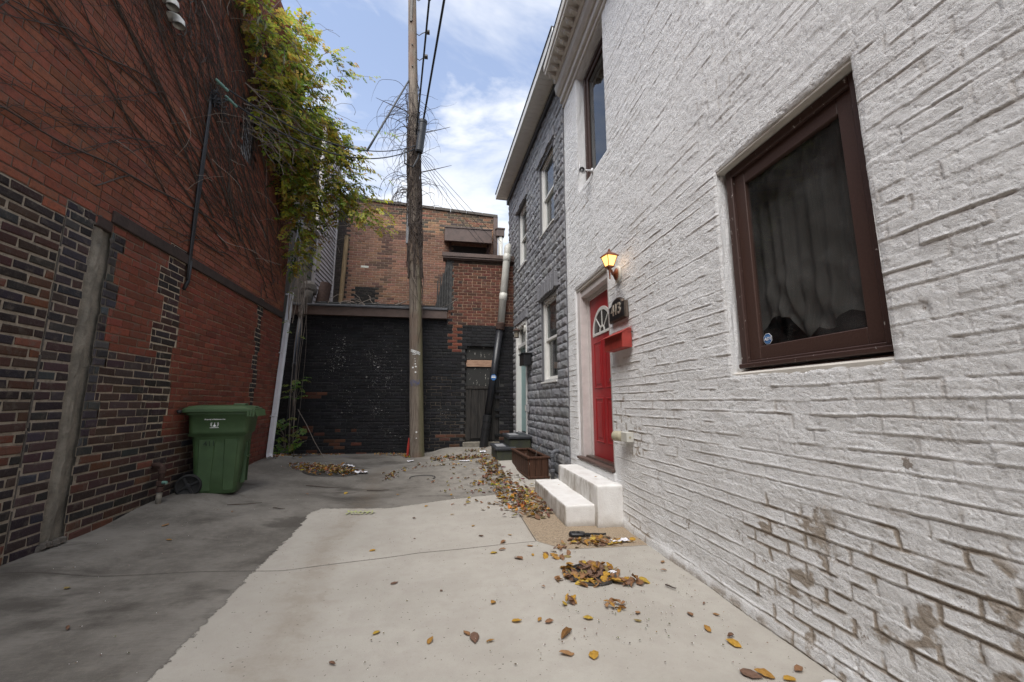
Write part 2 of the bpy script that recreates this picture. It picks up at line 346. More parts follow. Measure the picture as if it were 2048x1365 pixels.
M = dict(
 brick=mat_brick(), blackbrick=mat_blackbrick(), white=mat_white(), form=mat_form(), ground=mat_concrete_ground(),
 concrete=mat_simple('rough_concrete', (.27,.245,.20), .9, 0, .45, 7, .8, 55, .008),
 belt=mat_simple('brown_stone_ledge', (.05,.032,.026), .8, 0, .4, 9, .6, 40, .006),
 whitestep=mat_step(),
 trimwhite=mat_simple('white_trim', (.62,.585,.53), .6, 0, .12, 6, .2, 40, .002),
 fascia=mat_simple('brown_fascia', (.115,.075,.06), .55, 0, .35, 6, .3, 30, .003),
 brownframe=mat_peel('brown_window_paint', (.068,.036,.028), (.20,.13,.10), .72, 30, .5, (1,1,1)),
 brownpeel=mat_peel('peeling_brown_paint', (.058,.030,.024), (.45,.42,.39), .64, 34, .55, (1,1,.5)),
 lilac=mat_simple('white_door_trim', (.60,.55,.53), .6, 0, .12, 10, .3, 60, .002),
 red=mat_simple('red_door_paint', (.37,.022,.026), .42, 0, .22, 3, .2, 60, .001),
 redmail=mat_simple('red_mailbox_paint', (.36,.042,.03), .55, 0, .3, 14, .15, 60, .001),
 bin=mat_simple('green_plastic', (.052,.098,.038), .5, 0, .25, 5, .15, 90, .001),
 blackplastic=mat_simple('black_plastic', (.014,.014,.015), .45, 0, .3, 20, .2, 60, .001),
 black=mat_simple('black_paint', (.014,.014,.016), .42, 0, .3, 20, .2, 60, .001),
 rubber=mat_simple('rubber', (.012,.012,.012), .8),
 copper=mat_simple('copper_paint', (.30,.115,.065), .45, .6, .35, 40, .3, 80, .001),
 rust=mat_simple('rusted_iron', (.075,.042,.032), .85, .2, .5, 26, .6, 80, .004),
 iron=mat_simple('cast_iron', (.085,.078,.07), .6, .5, .4, 30, .5, 70, .003),
 greypipe=mat_simple('grey_painted_pipe', (.13,.135,.15), .6, 0, .3, 25, .5, 60, .003),
 pvc=mat_simple('white_pvc', (.58,.57,.52), .4, 0, .16, 4, .1, 40, .001),
 pvcold=mat_simple('aged_pvc', (.33,.33,.34), .6, 0, .35, 9, .3, 40, .002),
 pipewhite=mat_simple('white_conduit', (.68,.68,.71), .45, 0, .1, 5, .1, 40, .001),
 darkpipe=mat_simple('black_downpipe', (.02,.021,.026), .38, 0, .3, 12, .2, 40, .001),
 tar=mat_simple('tar_roofing', (.035,.035,.035), .8, 0, .4, 8, .6, 30, .006),
 pole=mat_wood('weathered_pole', (.225,.165,.12), (.11,.08,.062), .85, (16,16,.9), (.14,.135,.075), .012),
 blackwood=mat_wood('blackened_boards', (.022,.021,.02), (.05,.045,.04), .7, (18,18,1)),
 plank=mat_wood('bare_plank', (.46,.30,.21), (.30,.18,.12), .75, (2,14,14)),
 planter=mat_wood('stained_cedar', (.085,.040,.024), (.045,.022,.014), .7, (16,16,1.5)),
 postwood=mat_wood('old_timber_post', (.30,.215,.12), (.17,.12,.07), .85, (14,14,1)),
 slate=mat_simple('dark_painted_step', (.035,.038,.045), .55, 0, .4, 10, .4, 40, .004),
 mossy=mat_simple('mossy_step_side', (.035,.037,.032), .8, 0, .3, 9, .5, 40, .004, dark=(.05,.055,.03)),
 winwhite=mat_simple('white_vinyl', (.70,.69,.66), .45, 0, .06, 6, .08, 40, .001),
 teal=mat_simple('pale_teal_door', (.25,.38,.38), .5, 0, .12, 8, .1, 40, .001),
 siding=mat_simple('pale_siding', (.50,.46,.45), .55, 0, .1, 5, .1, 40, .001),
 gap=mat_simple('siding_shadow_gap', (.02,.018,.018), .9),
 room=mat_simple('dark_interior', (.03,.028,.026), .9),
 curtain=mat_simple('grey_curtain', (.075,.072,.068), .9, 0, .18, 5, .5, 150, .003, grain=(1,30,1)),
 glass=mat_glass('window_glass', (.80,.81,.80), .02, .09),
 skyglass=mat_glass('upper_window_glass', (.35,.38,.40), .0, 0, 1.6),
 greyglass=mat_glass('sash_glass', (.45,.5,.48), .02, .25),
 lampglass=mat_emit('lit_amber_glass', (1.,.56,.16), 1.1),
 bulb=mat_emit('glowing_bulb', (1.,.80,.42), 14),
 lampoff=mat_simple('seeded_glass', (.30,.27,.21), .25),
 vine=mat_simple('dry_vine', (.075,.055,.045), .9, 0, .4, 30, .5, 80, .003),
 vinepale=mat_simple('pale_dry_vine', (.30,.25,.21), .9, 0, .3, 30, .5, 80, .003),
 leafy=mat_attr('vine_leaf', .5, .55, 40, .3),
 fallen=mat_attr('fallen_leaf', .6, .12, 70, .4),
 paper=mat_simple('crumpled_paper', (.72,.71,.74), .8, 0, .1, 20, .5, 60, .003),
 silver=mat_simple('plaque_rim', (.22,.18,.15), .35, .8, .3, 20, .2, 60, .001),
 numeral=mat_simple('pale_numerals', (.52,.46,.38), .4, .4, .2, 20, .1, 60, .001),
 blue=mat_simple('blue_sticker', (.03,.13,.36), .4, 0, .1),
 lightblue=mat_simple('light_blue_print', (.18,.36,.62), .4, 0, .1),
 whiteprint=mat_simple('white_print', (.78,.78,.76), .5, 0, .05),
 darkprint=mat_simple('dark_marker', (.008,.02,.008), .6, 0, .1),
 beige=mat_simple('beige_plastic', (.42,.38,.27), .6, 0, .2),
 greenish=mat_simple('green_insulator', (.16,.30,.25), .3, 0, .2),
 chalk=mat_peel('yellow_green_marking', (.42,.47,.17), (.40,.37,.33), .5, 30, .9),
 bluemark=mat_peel('faded_blue_marking', (.12,.13,.22), (.17,.15,.14), .5, 20, .9),
 whiteplastic=mat_simple('white_plastic', (.78,.78,.79), .3, 0, .04),
 wire=mat_simple('cable_sheath', (.022,.024,.028), .6, 0, .2),
 foilred=mat_simple('red_tape', (.35,.03,.02), .6, 0, .1),
 plaster=mat_simple('flaking_plaster', (.12,.105,.09), .9, 0, .4, 20, .8, 60, .008),
 flue=mat_simple('tarred_flue', (.022,.022,.021), .7, 0, .4, 10, .6, 20, .01, dark=(.06,.058,.055)),
 cam=mat_simple('camera_housing', (.62,.62,.63), .4, 0, .05),
)
CLS, CLO = 1.6, (15.3,9.1,0)
SKT = (.88,.97,1.07); SKS = .12; SUN = 2.6; SUNA = 50; EXPO = 1.12
# ================================================================= ground
def pline(x, pts):
    return np.interp(x, [p[0] for p in pts], [p[1] for p in pts])
def sdpoly(x, y, poly):
    d = np.full(x.shape, 1e9); ins = np.zeros(x.shape, bool); n = len(poly)
    for i in range(n):
        ax, ay = poly[i]; bx, by = poly[(i+1)%n]
        ex, ey = bx-ax, by-ay; t = np.clip(((x-ax)*ex+(y-ay)*ey)/(ex*ex+ey*ey), 0, 1)
        d = np.minimum(d, np.hypot(x-ax-t*ex, y-ay-t*ey))
        c = ((ay > y) != (by > y)) & (x < (bx-ax)*(y-ay)/(by-ay+1e-12)+ax); ins ^= c
    return np.where(ins, d, -d)
SLAB = [(1.9,-5),(-.9,-5),(-1.1,0),(-1.22,2.12),(-1.27,2.91),(-1.33,3.4),(-1.40,4.73),(-1.30,4.88),(-1.09,4.94),(-.6,4.97),(-.04,5.29),(.47,5.48),(.86,5.55),(.98,6.5),(1.0,8.2),(1.9,8.3)]
BRN = [(.83,3.73),(1.03,3.49),(1.9,3.50),(1.9,5.6),(1.2,5.8),(.92,5.3),(.83,4.4)]
def make_ground():
    xs = np.concatenate([np.arange(-4.6,2.6,.04), ]); ys = np.arange(-6,12.4,.05)
    X, Y = np.meshgrid(xs, ys); Z = gz(X, Y)+(fbm(X*1.1, Y*1.1, 5)-.5)*.012
    n, m = X.shape
    idx = np.arange(n*m).reshape(n, m)
    me = bpy.data.meshes.new('ground'); nv = n*m; nf = (n-1)*(m-1)
    me.vertices.add(nv); me.vertices.foreach_set('co', np.stack([X,Y,Z],-1).ravel())
    q = np.stack([idx[:-1,:-1],idx[:-1,1:],idx[1:,1:],idx[1:,:-1]],-1).reshape(-1)
    me.loops.add(nf*4); me.loops.foreach_set('vertex_index', q)
    me.polygons.add(nf); me.polygons.foreach_set('loop_start', np.arange(nf)*4); me.polygons.foreach_set('loop_total', np.full(nf,4))
    me.polygons.foreach_set('use_smooth', np.ones(nf, bool)); me.update(calc_edges=True)
    s_slab = sdpoly(X, Y, SLAB); s_br = sdpoly(X, Y, BRN)
    gut = X-pline(Y, [(-5,-.6),(2.1,-.77),(2.86,-.86),(3.74,-.98),(5.0,-.92),(6.28,-1.02),(7.9,-1.09)]); gut = np.where(Y > 8, 9, gut)
    j1 = Y-pline(X, [(-4,3.15),(-2.13,3.28),(-1.13,3.30),(-.18,3.60),(.83,3.72)])
    j2 = X-.83; j3 = Y-pline(X, [(.5,3.75),(.83,3.72),(1.03,3.49),(1.9,3.49)])
    l1 = .83-X; l2 = np.minimum(Y-3.72, 5.3-Y); l3 = X-.83
    one = np.ones_like(X)
    for nm, tr in (('A1',(s_slab,s_br,gut)),('A2',(j1,j2,j3)),('A3',(l1,l2,l3))):
        at = me.attributes.new(nm, 'FLOAT_VECTOR', 'POINT'); at.data.foreach_set('vector', np.stack([a*one for a in tr],-1).astype(np.float32).ravel())
    me.materials.append(M['ground'])
    o = bpy.data.objects.new('ground', me); COL.objects.link(o); o['kind'] = 'structure'; o['label'] = 'concrete alley floor of dark old slabs and a paler new slab'
    # the land beyond, to the horizon
    mb = MB(); mb.add([(-400,-400,-.25),(400,-400,-.25),(400,400,-.25),(-400,400,-.25)], [(0,1,2,3)])
    build('terrain', mb, M['concrete'], kind='structure', label='city ground reaching to the horizon')
make_ground()

# ================================================================= brick generator
def bricks(mb, F, A0, A1, z0, z1, style, L=.228, H=.0735, seed=1, hdr=0, top=None, jit=.0015, cuts=None, rnd=.004):
    rr = random.Random(seed); r0 = int(math.floor(z0/H))-1; r1 = int(math.ceil(z1/H))+1
    for r in range(r0, r1):
        zb, zt = r*H, (r+1)*H
        if zt <= z0 or zb >= z1: continue
        ll = L/2 if (hdr and r % hdr == 0) else L
        sh = (r % 2)*ll*.5+rr.uniform(-.012,.012)
        seg = [A0]+(sorted(cuts(r, (zb+zt)/2)) if cuts else [])+[A1]
        for a0, a1, k in [(p, q, k) for p, q in zip(seg[:-1], seg[1:]) for k in range(int(math.floor((p-sh)/ll))-1, int(math.ceil((q-sh)/ll))+1)]:
            b0, b1 = k*ll+sh, (k+1)*ll+sh
            b0 = max(b0, a0); b1 = min(b1, a1)
            if b1-b0 < .02: continue
            y0 = max(zb, z0); y1 = min(zt, z1)
            if y1-y0 < .012: continue
            am, zm = (b0+b1)/2, (y0+y1)/2
            if top is not None and y1 > top(am): continue
            st = style(am, zm, r, rr)
            if st is None: continue
            bc, mc, jw, pr = st[:4]; al = st[4] if len(st) > 4 else 1.
            w = jw/2
            # mortar quad
            P = lambda a, b, z: F @ V((a, b, z))
            mb.add([P(b0,0,y0),P(b1,0,y0),P(b1,0,y1),P(b0,0,y1)], [(0,3,2,1)], [(*mc, al)]*4)
            if bc is None or b1-b0 < jw*2: continue
            j = lambda: rr.uniform(-jit, jit)
            pr = pr+rr.uniform(-.0015,.0015)
            c = [(b0+w+j(), y0+w+j()),(b1-w+j(), y0+w+j()),(b1-w+j(), y1-w+j()),(b0+w+j(), y1-w+j())]
            ca, cz = (c[0][0]+c[1][0])/2, (c[0][1]+c[2][1])/2
            tl = rr.uniform(-.001,.001)
            vs = [P(a,-.002,z) for a, z in c]+[P(a,pr*.55,z) for a, z in c]
            e = rnd+.002*rr.random()
            vs += [P(a+(e if a < ca else -e), pr+tl*(1 if a < ca else -1), z+(e if z < cz else -e)) for a, z in c]
            fs = []
            for lv in (0, 4):
                for i in range(4):
                    i2 = (i+1)%4; fs.append((lv+i, lv+4+i, lv+4+i2, lv+i2))
            fs.append((8,11,10,9))
            mb.add(vs, fs, [(*bc, al)]*12)
def cj(rr, c, v=.25, h=.08):
    k = 1+rr.uniform(-v, v); return tuple(max(.004, x*k*(1+rr.uniform(-h, h))) for x in c)

RED = (.235,.078,.045); DK = [(.022,.018,.019),(.030,.022,.022),(.062,.031,.025),(.048,.028,.024),(.028,.027,.031),(.090,.040,.026),(.14,.056,.032)]
# ================================================================= left building
LW = frame((-2.799,0,0), (math.sin(rad(-2)),math.cos(rad(-2)),0), (math.cos(rad(-2)),-math.sin(rad(-2)),0))
def LP(a, b, z): return LW @ V((a,b,z))
LEND = 7.93; LTOP = 8.15
def st_left(a, z, r, rr):
    if 5.80 < a < 6.2 and 4.75 < z < 5.72: return None
    dark = lambda: cj(rr, rr.choices(DK, (4,4,6,5,2,4,3))[0], .3, .15)
    if 3.645 < a < 3.83 and z < 2.74: return None
    if a < 3.66:
        lim = 2.68+.05*math.sin(a*9) if a < 3.38 else 2.76
        if z < lim:
            if a > 3.39: return (cj(rr,rr.choice([(.035,.03,.04),(.055,.035,.035),(.042,.040,.044),(.028,.024,.026)]),.3,.15), (.36,.31,.25), .016, .007)
            return (dark(), (.36,.31,.245), .019, .009)
        return (cj(rr,RED,.2,.08), (.15,.12,.095), .009, .006)
    if a < 3.82:
        return (cj(rr,RED,.2,.08), (.15,.12,.095), .009, .006)
    if z > 2.93 : return (cj(rr,RED,.2,.08), (.075,.062,.052) if a < 6 else (.14,.10,.08), .009, .007)
    if a > 6.84+(.06 if (r//3)%2 else 0) and a < 7.02+(.05 if (r//4)%2 else 0) and z > 1.15: return (cj(rr,DK[0],.4,.2), (.55,.47,.36), .014, .007)
    ql = ql_(r); qr = qr_(r)
    if z > .9:
        if a < 3.93+(.06 if r%7 < 3 else 0) and z < 2.7: return (cj(rr,rr.choice([(.04,.036,.042),(.03,.026,.028),(.06,.06,.065)]),.3,.15), (.17,.15,.12), .013, .008)
        if a < ql:
            if z > 1.70: return (cj(rr,(.19,.055,.033),.2,.08), (.20,.155,.11), .009, .006)
            return (cj(rr,rr.choice([(.05,.033,.033),(.06,.035,.03),(.04,.03,.032),(.07,.035,.025)]),.3,.15), (.40,.33,.25), .013, .006)
        if a < qr: return (cj(rr,rr.choice(DK[:4]),.3,.15), (.52,.44,.33), .015, .007)
        return (cj(rr,(.19,.052,.031),.22,.08), (.28,.20,.13) if rr.random() < .7 else (.12,.07,.05), .010, .006)
    if a > 4.95 and a > 7.05: return (cj(rr,(.16,.045,.03),.2,.08), (.12,.09,.07), .009, .006)
    return (dark(), (.34,.29,.225), .016, .008)
lb = thing('brick_building', LP(4,0,.2), 'tall red and dark brick building along the left side of the alley', 'building')
mb = MB()
def cut_left(r, z):
    c = [3.66] if z > 2.77 else [3.385,3.645+.006*math.sin(r*2.1),3.835+.03*(float(vn(r*.9,1.,5))-.5)]
    if z < 2.93:
        if z > .9:
            c += [ql_(r), qr_(r)]
            if z < 2.7: c.append(3.93+(.07 if r%7 < 3 else 0))
        if z > 1.15: c += [6.84+(.06 if (r//3)%2 else 0), 7.02+(.05 if (r//4)%2 else 0)]
    return c
ql_ = lambda r: 4.50+(.115 if (r//4)%2 else 0)
qr_ = lambda r: 4.86+(.06 if (r//5)%2 else 0)
bricks(mb, LW, -2.5, LEND, 0, 2.79, st_left, seed=3, cuts=cut_left, jit=.0045, rnd=.007)
bricks(mb, LW, -2.5, LEND, 2.79, LTOP, st_left, seed=4, cuts=cut_left)
build('wall', mb, M['brick'], lb)
mb = MB(); mb.col = (.16,.05,.035,1)
T = LW
mb.box((-12,-9,-.3),(-2.5,.0,LTOP), T); mb.box((-2.5,-9,-.3),(LEND,-.16,LTOP-.02), T); mb.box((-2.5,-.16,-.3),(LEND,-.012,0.02), T)
mb.box((LEND-.03,-.17,0),(LEND-.002,-.003,LTOP-.03), T)
mb.box((-2.5,-.165,LTOP-.02),(LEND-.05,-.001,LTOP+.05), T)
build('side_wall', mb, M['brick'], lb)
# concrete pilaster in the chased recess
mb = MB(); mb.box((3.60,-.15,0),(3.90,-.028,2.76), T)
pts = []
ZS = np.linspace(.13, 2.70, 60); pf = []; vs = []
for i, z in enumerate(ZS):
    w0 = 3.645+.018*fbm(np.array([z*5.]),np.array([1.]),3)[0]; w1 = 3.80+.05*(fbm(np.array([z*7.]),np.array([2.]),4,5)[0]-.5)
    for k in range(9):
        a = w0+(w1-w0)*k/8; bb = -.03+.026*math.sin(PI*k/8)+.012*(float(vn(a*40,z*14,8))-.5)
        vs.append(LP(a, bb, z))
for i in range(59):
    for k in range(8): pf.append((i*9+k,(i+1)*9+k,(i+1)*9+k+1,i*9+k+1))
mb.add(vs, pf)
build('pilaster', mb, M['concrete'], lb)
mb = MB(); mb.bbox((3.80,.001,2.795),(LEND+.01,.028,2.905), .006, T); mb.bbox((3.66,-.03,2.70),(3.83,.012,2.80), .01, T)
build('ledge', mb, M['belt'], lb)
mb = MB()
for k in range(12):
    a = R.uniform(3.4,3.86); z = 2.76+R.uniform(-.07,.08)-(a-3.4)*.12; s = R.uniform(.012,.032)
    Mx = Matrix.Translation(LP(a,.004,z)) @ Matrix.Rotation(R.uniform(0,3),4,V((1,0,0)))
    mb.lathe([(s*.9,-s*.6),(s,0),(s*.5,s*.5)], 6, Mx @ Matrix.Rotation(PI/2,4,'Y') @ Matrix.Scale(.3,4,V((0,0,1))))
for k in range(9):
    mb.bbox((3.385+R.uniform(-.006,.004),.0,.25+k*.27),(3.396,.006+R.uniform(0,.003),.25+k*.27+.25), .002, T)
for k in range(8):
    a = R.uniform(3.62,3.84); s = R.uniform(.015,.03); mb.lathe([(s,-.01),(s*.8,.02),(s*.3,.03)],7,Matrix.Translation(LP(a,.01+R.uniform(0,.03),.17+g(-2.9,3.7)*0+R.uniform(0,.02))))
build('flaking_plaster', mb, M['plaster'], lb)
# barred window in the left wall
w = MB(); w.bbox((5.80,-.14,4.75),(5.85,-.03,5.72),.004,T); w.bbox((6.15,-.14,4.75),(6.2,-.03,5.72),.004,T); w.bbox((5.85,-.14,5.67),(6.15,-.03,5.72),.004,T); w.bbox((5.85,-.14,4.75),(6.15,-.03,4.80),.004,T)
wo = build('window', w, M['blackwood'], lb)
w = MB()
for k in range(6): w.tube([LP(5.87+k*.052,-.03,4.78),LP(5.87+k*.052,-.03,5.69)],.008,6)
build('bars', w, M['pvcold'], wo)
w = MB(); w.add([LP(5.85,-.12,4.80),LP(6.15,-.12,4.80),LP(6.15,-.12,5.67),LP(5.85,-.12,5.67)],[(0,3,2,1)]); build('pane', w, M['greyglass'], wo)

# vent elbows
for i, (a, z) in enumerate(((3.98,5.27),(4.10,5.18))):
    w = MB(); p = [LP(a-.0,-.02,z+.02),LP(a,.04,z+.02),LP(a,.075,z+.005),LP(a,.10,z-.025),LP(a,.105,z-.07)]
    w.tube(p, [.048,.048,.05,.052,.054], 20, cap=False); w.tube(p[::-1], [.048,.046,.044,.042,.042], 20, cap=False)
    build('vent_elbow', w, M['pvc'], None, LP(a,0,z), True, ['white elbow vent high on the red brick wall, nearer the camera','white elbow vent high on the red brick wall, the one nearer the leafy vine'][i], 'vent', 'elbow vents on the brick wall')
# service cable down the wall
sc_t = thing('service_cable', LP(4.93,0,2.55), 'black service cable bundle running down the red brick wall', 'cable')
w = MB()
for k in range(3):
    w.tube([LP(4.90+.02*k+.008*math.sin(z*3+k),.03,z) for z in np.linspace(2.62,4.98,14)], .013-.002*k, 7)
w.tube([LP(4.93,.03,2.85),LP(4.93,.03,2.6),LP(4.90,.012,2.5)], .02, 7)
build('conduit', w, M['black'], sc_t, smooth=True)
w = MB()
for k in range(22):
    a = 4.95+R.uniform(-.1,.35); z = 4.95+R.uniform(-.12,.2)
    q = [LP(4.93,.04,4.9)]; 
    for j in range(5): q.append(LP(4.93+(a-4.93)*(j+1)/5+R.uniform(-.03,.03), .05+R.uniform(-.02,.05), 4.9+(z-4.9)*(j+1)/5+R.uniform(-.03,.03)))
    w.tube(q, .006, 5)
build('loose_wires', w, M['wire'], sc_t)
for i, (a, z) in enumerate(((5.0,5.19),(5.24,5.16))):
    w = MB(); Q = look(LP(1,0,0)-LP(0,0,0)+V((0.5,0,-.2)), LP(a,.09,z))
    w.lathe([(.006,-.09),(.017,-.085),(.02,-.05),(.013,-.04),(.02,-.03),(.02,.02),(.013,.03),(.019,.04),(.018,.08),(.006,.085)],12,Q)
    w.tube([LP(a,0,z+.02),LP(a,.09,z)],.006,6)
    build('insulator', w, M['greenish'], None, LP(a,0,z), True, ['green spool insulator above the black cable on the brick wall','green spool insulator on the brick wall, the lower one nearer the vine'][i], 'insulator', 'insulators on the brick wall')

# leaning white conduit at the corner
wp = thing('white_drainpipe', LP(7.68,.06,.3), 'slender white drainpipe leaning up the corner of the brick building', 'pipe')
def wpp(z): t = (z-.3)/3.7; return LP(7.68+.46*t,.075,z)
w = MB(); w.tube([wpp(.3)+V((.03,-.05,0)),wpp(.36),wpp(3.35)],.048,4); build('lower_pipe', w, M['pipewhite'], wp)
w = MB(); w.tube([wpp(3.35),wpp(4.9)],.044,10); build('upper_pipe', w, M['pvcold'], wp, smooth=True)
for z in (1.0,2.15,3.3):
    w = MB(); c = wpp(z); w.tube([c+V((-.09,0,.0)),c+V((.0,-.045,.0)),c+V((.045,0,0)),c+V((.0,.045,0)),c+V((-.09,.01,0))],.011,5); build('bracket', w, M['pipewhite'], wp)
bd = thing('black_downpipe', (-3.3,9.4,.14), 'black downpipe in the corner beside the black brick wall', 'pipe')
w = MB(); w.tube([(-3.34,9.42,.45),(-3.30,9.42,2.0),(-3.27,9.42,3.2)],.055,14); build('pipe', w, M['darkpipe'], bd, smooth=True)
w = MB(); w.tube([(-3.27,9.42,3.15),(-3.25,9.42,3.3),(-3.16,9.40,3.55),(-3.12,9.40,3.75)],[.075,.085,.09,.08],14); build('hopper', w, M['plaster'], bd, smooth=True)
w = MB(); w.lathe([(.062,-.05),(.066,-.045),(.066,.05),(.062,.055)],14,Matrix.Translation((-3.3,9.42,2.05))); build('collar', w, M['darkpipe'], bd, smooth=True)
w = MB(); w.tube([(-3.34,9.33,.22),(-3.16,8.98,.21)],.075,16,cap=False); w.tube([(-3.16,8.98,.21),(-3.34,9.33,.22)],.062,16,cap=False)
build('drain_tube', w, M['blackplastic'], None, (-3.3,9.2,.14), True, 'open black drain tube lying at the foot of the dark wall', 'pipe')

# rusty standpipe by the left wall
sp = thing('rusty_standpipe', (-2.80,4.78,.22), 'rusty fill pipe with an elbow standing against the dark brick wall', 'pipe')
X0, Y0 = -2.885, 4.78
w = MB(); w.tube([(X0-.07,Y0,.60),(X0-.03,Y0,.605),(X0+.01,Y0,.59),(X0+.02,Y0,.56),(X0+.02,Y0,.38)],.026,12); build('elbow', w, M['rust'], sp, smooth=True)
w = MB()
for z, r_ in ((.54,.034),(.42,.037),(.36,.034)): w.lathe([(r_*.9,-.025),(r_,-.02),(r_,.02),(r_*.9,.025)],10,Matrix.Translation((X0+.02,Y0,z)))
build('coupling', w, M['rust'], sp)
w = MB(); w.tube([(X0+.02,Y0,.36),(X0+.02,Y0,.19)],.024,12); build('lower_pipe', w, M['concrete'], sp, smooth=True)
w = MB(); w.tube([(X0+.05,Y0-.02,.43),(X0+.09,Y0-.03,.43)],.016,8); build('tap', w, M['greenish'], sp)

# ================================================================= back garage, black painted
YB = 9.5
BW = frame((0,YB,0), (1,0,0), (0,-1,0))
def BP(a, b, z): return V((a, YB-b, z))
def st_back(a, z, r, rr):
    if .42 < a < 1.25 and z < 2.58 and z > .30: return None
    up = a > .06 and z > 3.07
    if up:
        if a < .08: return None
        if z > 4.6: return (cj(rr,(.05,.03,.022),.4,.1), (.09,.065,.05), .008, .006)
        return (cj(rr,(.115,.042,.028),.3,.1) if rr.random() > .06 else (.05,.03,.025), (.42,.29,.195), .011, .007)
    if z > 3.2: return None
    fl = 0.
    for (bx, bz, rx, rz, k) in ((-2.45,2.3,.38,.6,.75),(-2.2,1.4,.4,.6,.5),(-1.5,2.0,.6,.8,.6),(-1.55,1.1,.35,.4,.55),(-.2,2.4,.3,.3,.3),(.0,.9,.5,.5,.45),(-1.2,.6,.8,.3,.35)):
        fl = max(fl, k*math.exp(-((a-bx)/rx)**2-((z-bz)/rz)**2))
    bc = cj(rr,(.0135,.0135,.0155),.35,.05)
    mc = (.011,.011,.012) if rr.random() < .8 else (.05,.048,.045)
    if z < .75 and -3.3 < a < -1.8 and rr.random() < .22 or (abs(z-1.4)<.06 and abs(a+2.9)<.2): bc = cj(rr,(.085,.033,.02),.3,.1); mc=(.06,.04,.03)
    if z < .6 and a > -.6 and rr.random() < .25: bc = cj(rr,(.10,.045,.03),.4,.1); mc = (.16,.13,.10)
    if -.6 < a < .4 and z < 1.9 and rr.random() < .35: mc = (.15,.12,.09)
    if .09 < a < .24 and 2.4 < z < 3.07: bc = cj(rr,(.16,.05,.03),.3,.1); mc = (.3,.2,.14)
    return (bc, mc, .012, .009, fl)
gb = thing('black_garage', (-1,YB,.12), 'low outbuilding of black painted brick closing the end of the alley', 'building')
mb = MB(); bricks(mb, BW, -3.62, 1.62, .0, 4.72, st_back, seed=9, hdr=8)
mats_b = [M['blackbrick'], M['brick']]
# split the red upper part from the black part
ob = build('wall', mb, mats_b, gb)
me = ob.data
mi = np.zeros(len(me.polygons), np.int32)
for p in me.polygons:
    c = p.center
    if c.z+OFF[gb.name].z > 3.07 and c.x+OFF[gb.name].x > .07: mi[p.index] = 1
me.polygons.foreach_set('material_index', mi)
mb = MB(); mb.col = (.02,.02,.02,1); mb.box((-3.62,YB+.16,-.2),(.07,12,3.2)); mb.box((.07,YB+.16,-.2),(1.62,12,4.72)); mb.box((-3.62,YB+.003,-.2),(.42,YB+.16,3.19)); mb.box((.42,YB+.003,2.58),(.9,YB+.16,3.2))
mb.box((1.25,YB+.003,-.2),(1.61,YB+.16,4.71)); mb.box((.08,YB+.003,3.2),(1.25,YB+.16,4.71)); mb.box((.42,YB+.003,-.2),(1.25,YB+.2,.30))
mb.box((.9,YB+.003,2.58),(1.25,YB+.16,3.2))
build('rear_wall', mb, M['flue'], gb)
w = MB(); w.bbox((-3.45,YB-.13,3.20),(-.02,YB-.02,3.40),.006); build('fascia', w, M['fascia'], gb)
w = MB(); w.bbox((-3.45,YB-.16,3.405),(-.02,YB-.03,3.43),.004); w.tube([(-3.45,YB-.15,3.435),(-.02,YB-.15,3.44)],.014,8); build('gutter', w, M['greypipe'], gb)
w = MB()
w.box((-3.45,YB-.05,3.43),(-.05,12,3.47)); w.box((-3.0,YB+.25,3.47),(-.3,YB+.4,3.60))
for k in range(10): 
    a = -3.0+k*.27; w.bbox((a,YB-.02,3.47),(a+.24,YB+.2,3.50+.04*R.random()),.01)
build('roof', w, M['tar'], gb)
# bare patch between: cap of the red block
w = MB(); w.bbox((-.16,YB-.10,4.725),(1.62,YB+.2,4.765),.004); w.bbox((-.18,YB-.12,4.765),(1.62,YB-.06,4.86),.004); w.box((-.1,YB-.05,4.70),(1.62,12,4.83))
build('roof_edge', w, M['fascia'], gb)
w = MB(); P0 = [(-.34,3.44),(-.30,3.44),(.075,3.44),(.075,4.70),(-.06,4.70),(-.14,4.25),(-.22,3.9)]
w.prism(P0,-(YB+.30),-(YB-.01), Matrix(((1,0,0,0),(0,0,-1,0),(0,1,0,0),(0,0,0,1))))
for k in range(5): w.bbox((-.28+.06*k,YB-.05,3.47),(-.25+.06*k,YB-.03,4.15+.1*k),.004)
build('parapet', w, M['flue'], gb)
# wooden door with boarded top
d = MB()
for k in range(5): d.bbox((.425+k*.165,YB+.05,.36+(.05 if k in (1,2) else 0)),(.425+k*.165+.160,YB+.075,1.60),.004)
d.bbox((.43,YB+.03,1.56),(1.06,YB+.05,1.63),.004)
do = build('door', d, M['blackwood'], gb)
d = MB(); d.bbox((.44,YB+.055,1.635),(1.06,YB+.075,2.07),.003); d.bbox((.44,YB+.07,2.26),(1.25,YB+.09,2.57),.003)
dp = build('boarded_panel', d, mat_peel('peeling_board', (.03,.03,.028), (.38,.37,.33), .60, 9, .7, (1.6,1,.7)), do)
d = MB(); d.bbox((.45,YB+.02,2.085),(1.10,YB+.045,2.245),.003); build('plank', d, M['plank'], do)
d = MB(); d.box((.42,YB+.10,.3),(1.25,YB+.15,2.58)); build('backing', d, M['blackplastic'], do)
d = MB(); d.bbox((.40,YB-.06,.22),(1.26,YB+.14,.335),.012); build('sill', d, M['concrete'], do)

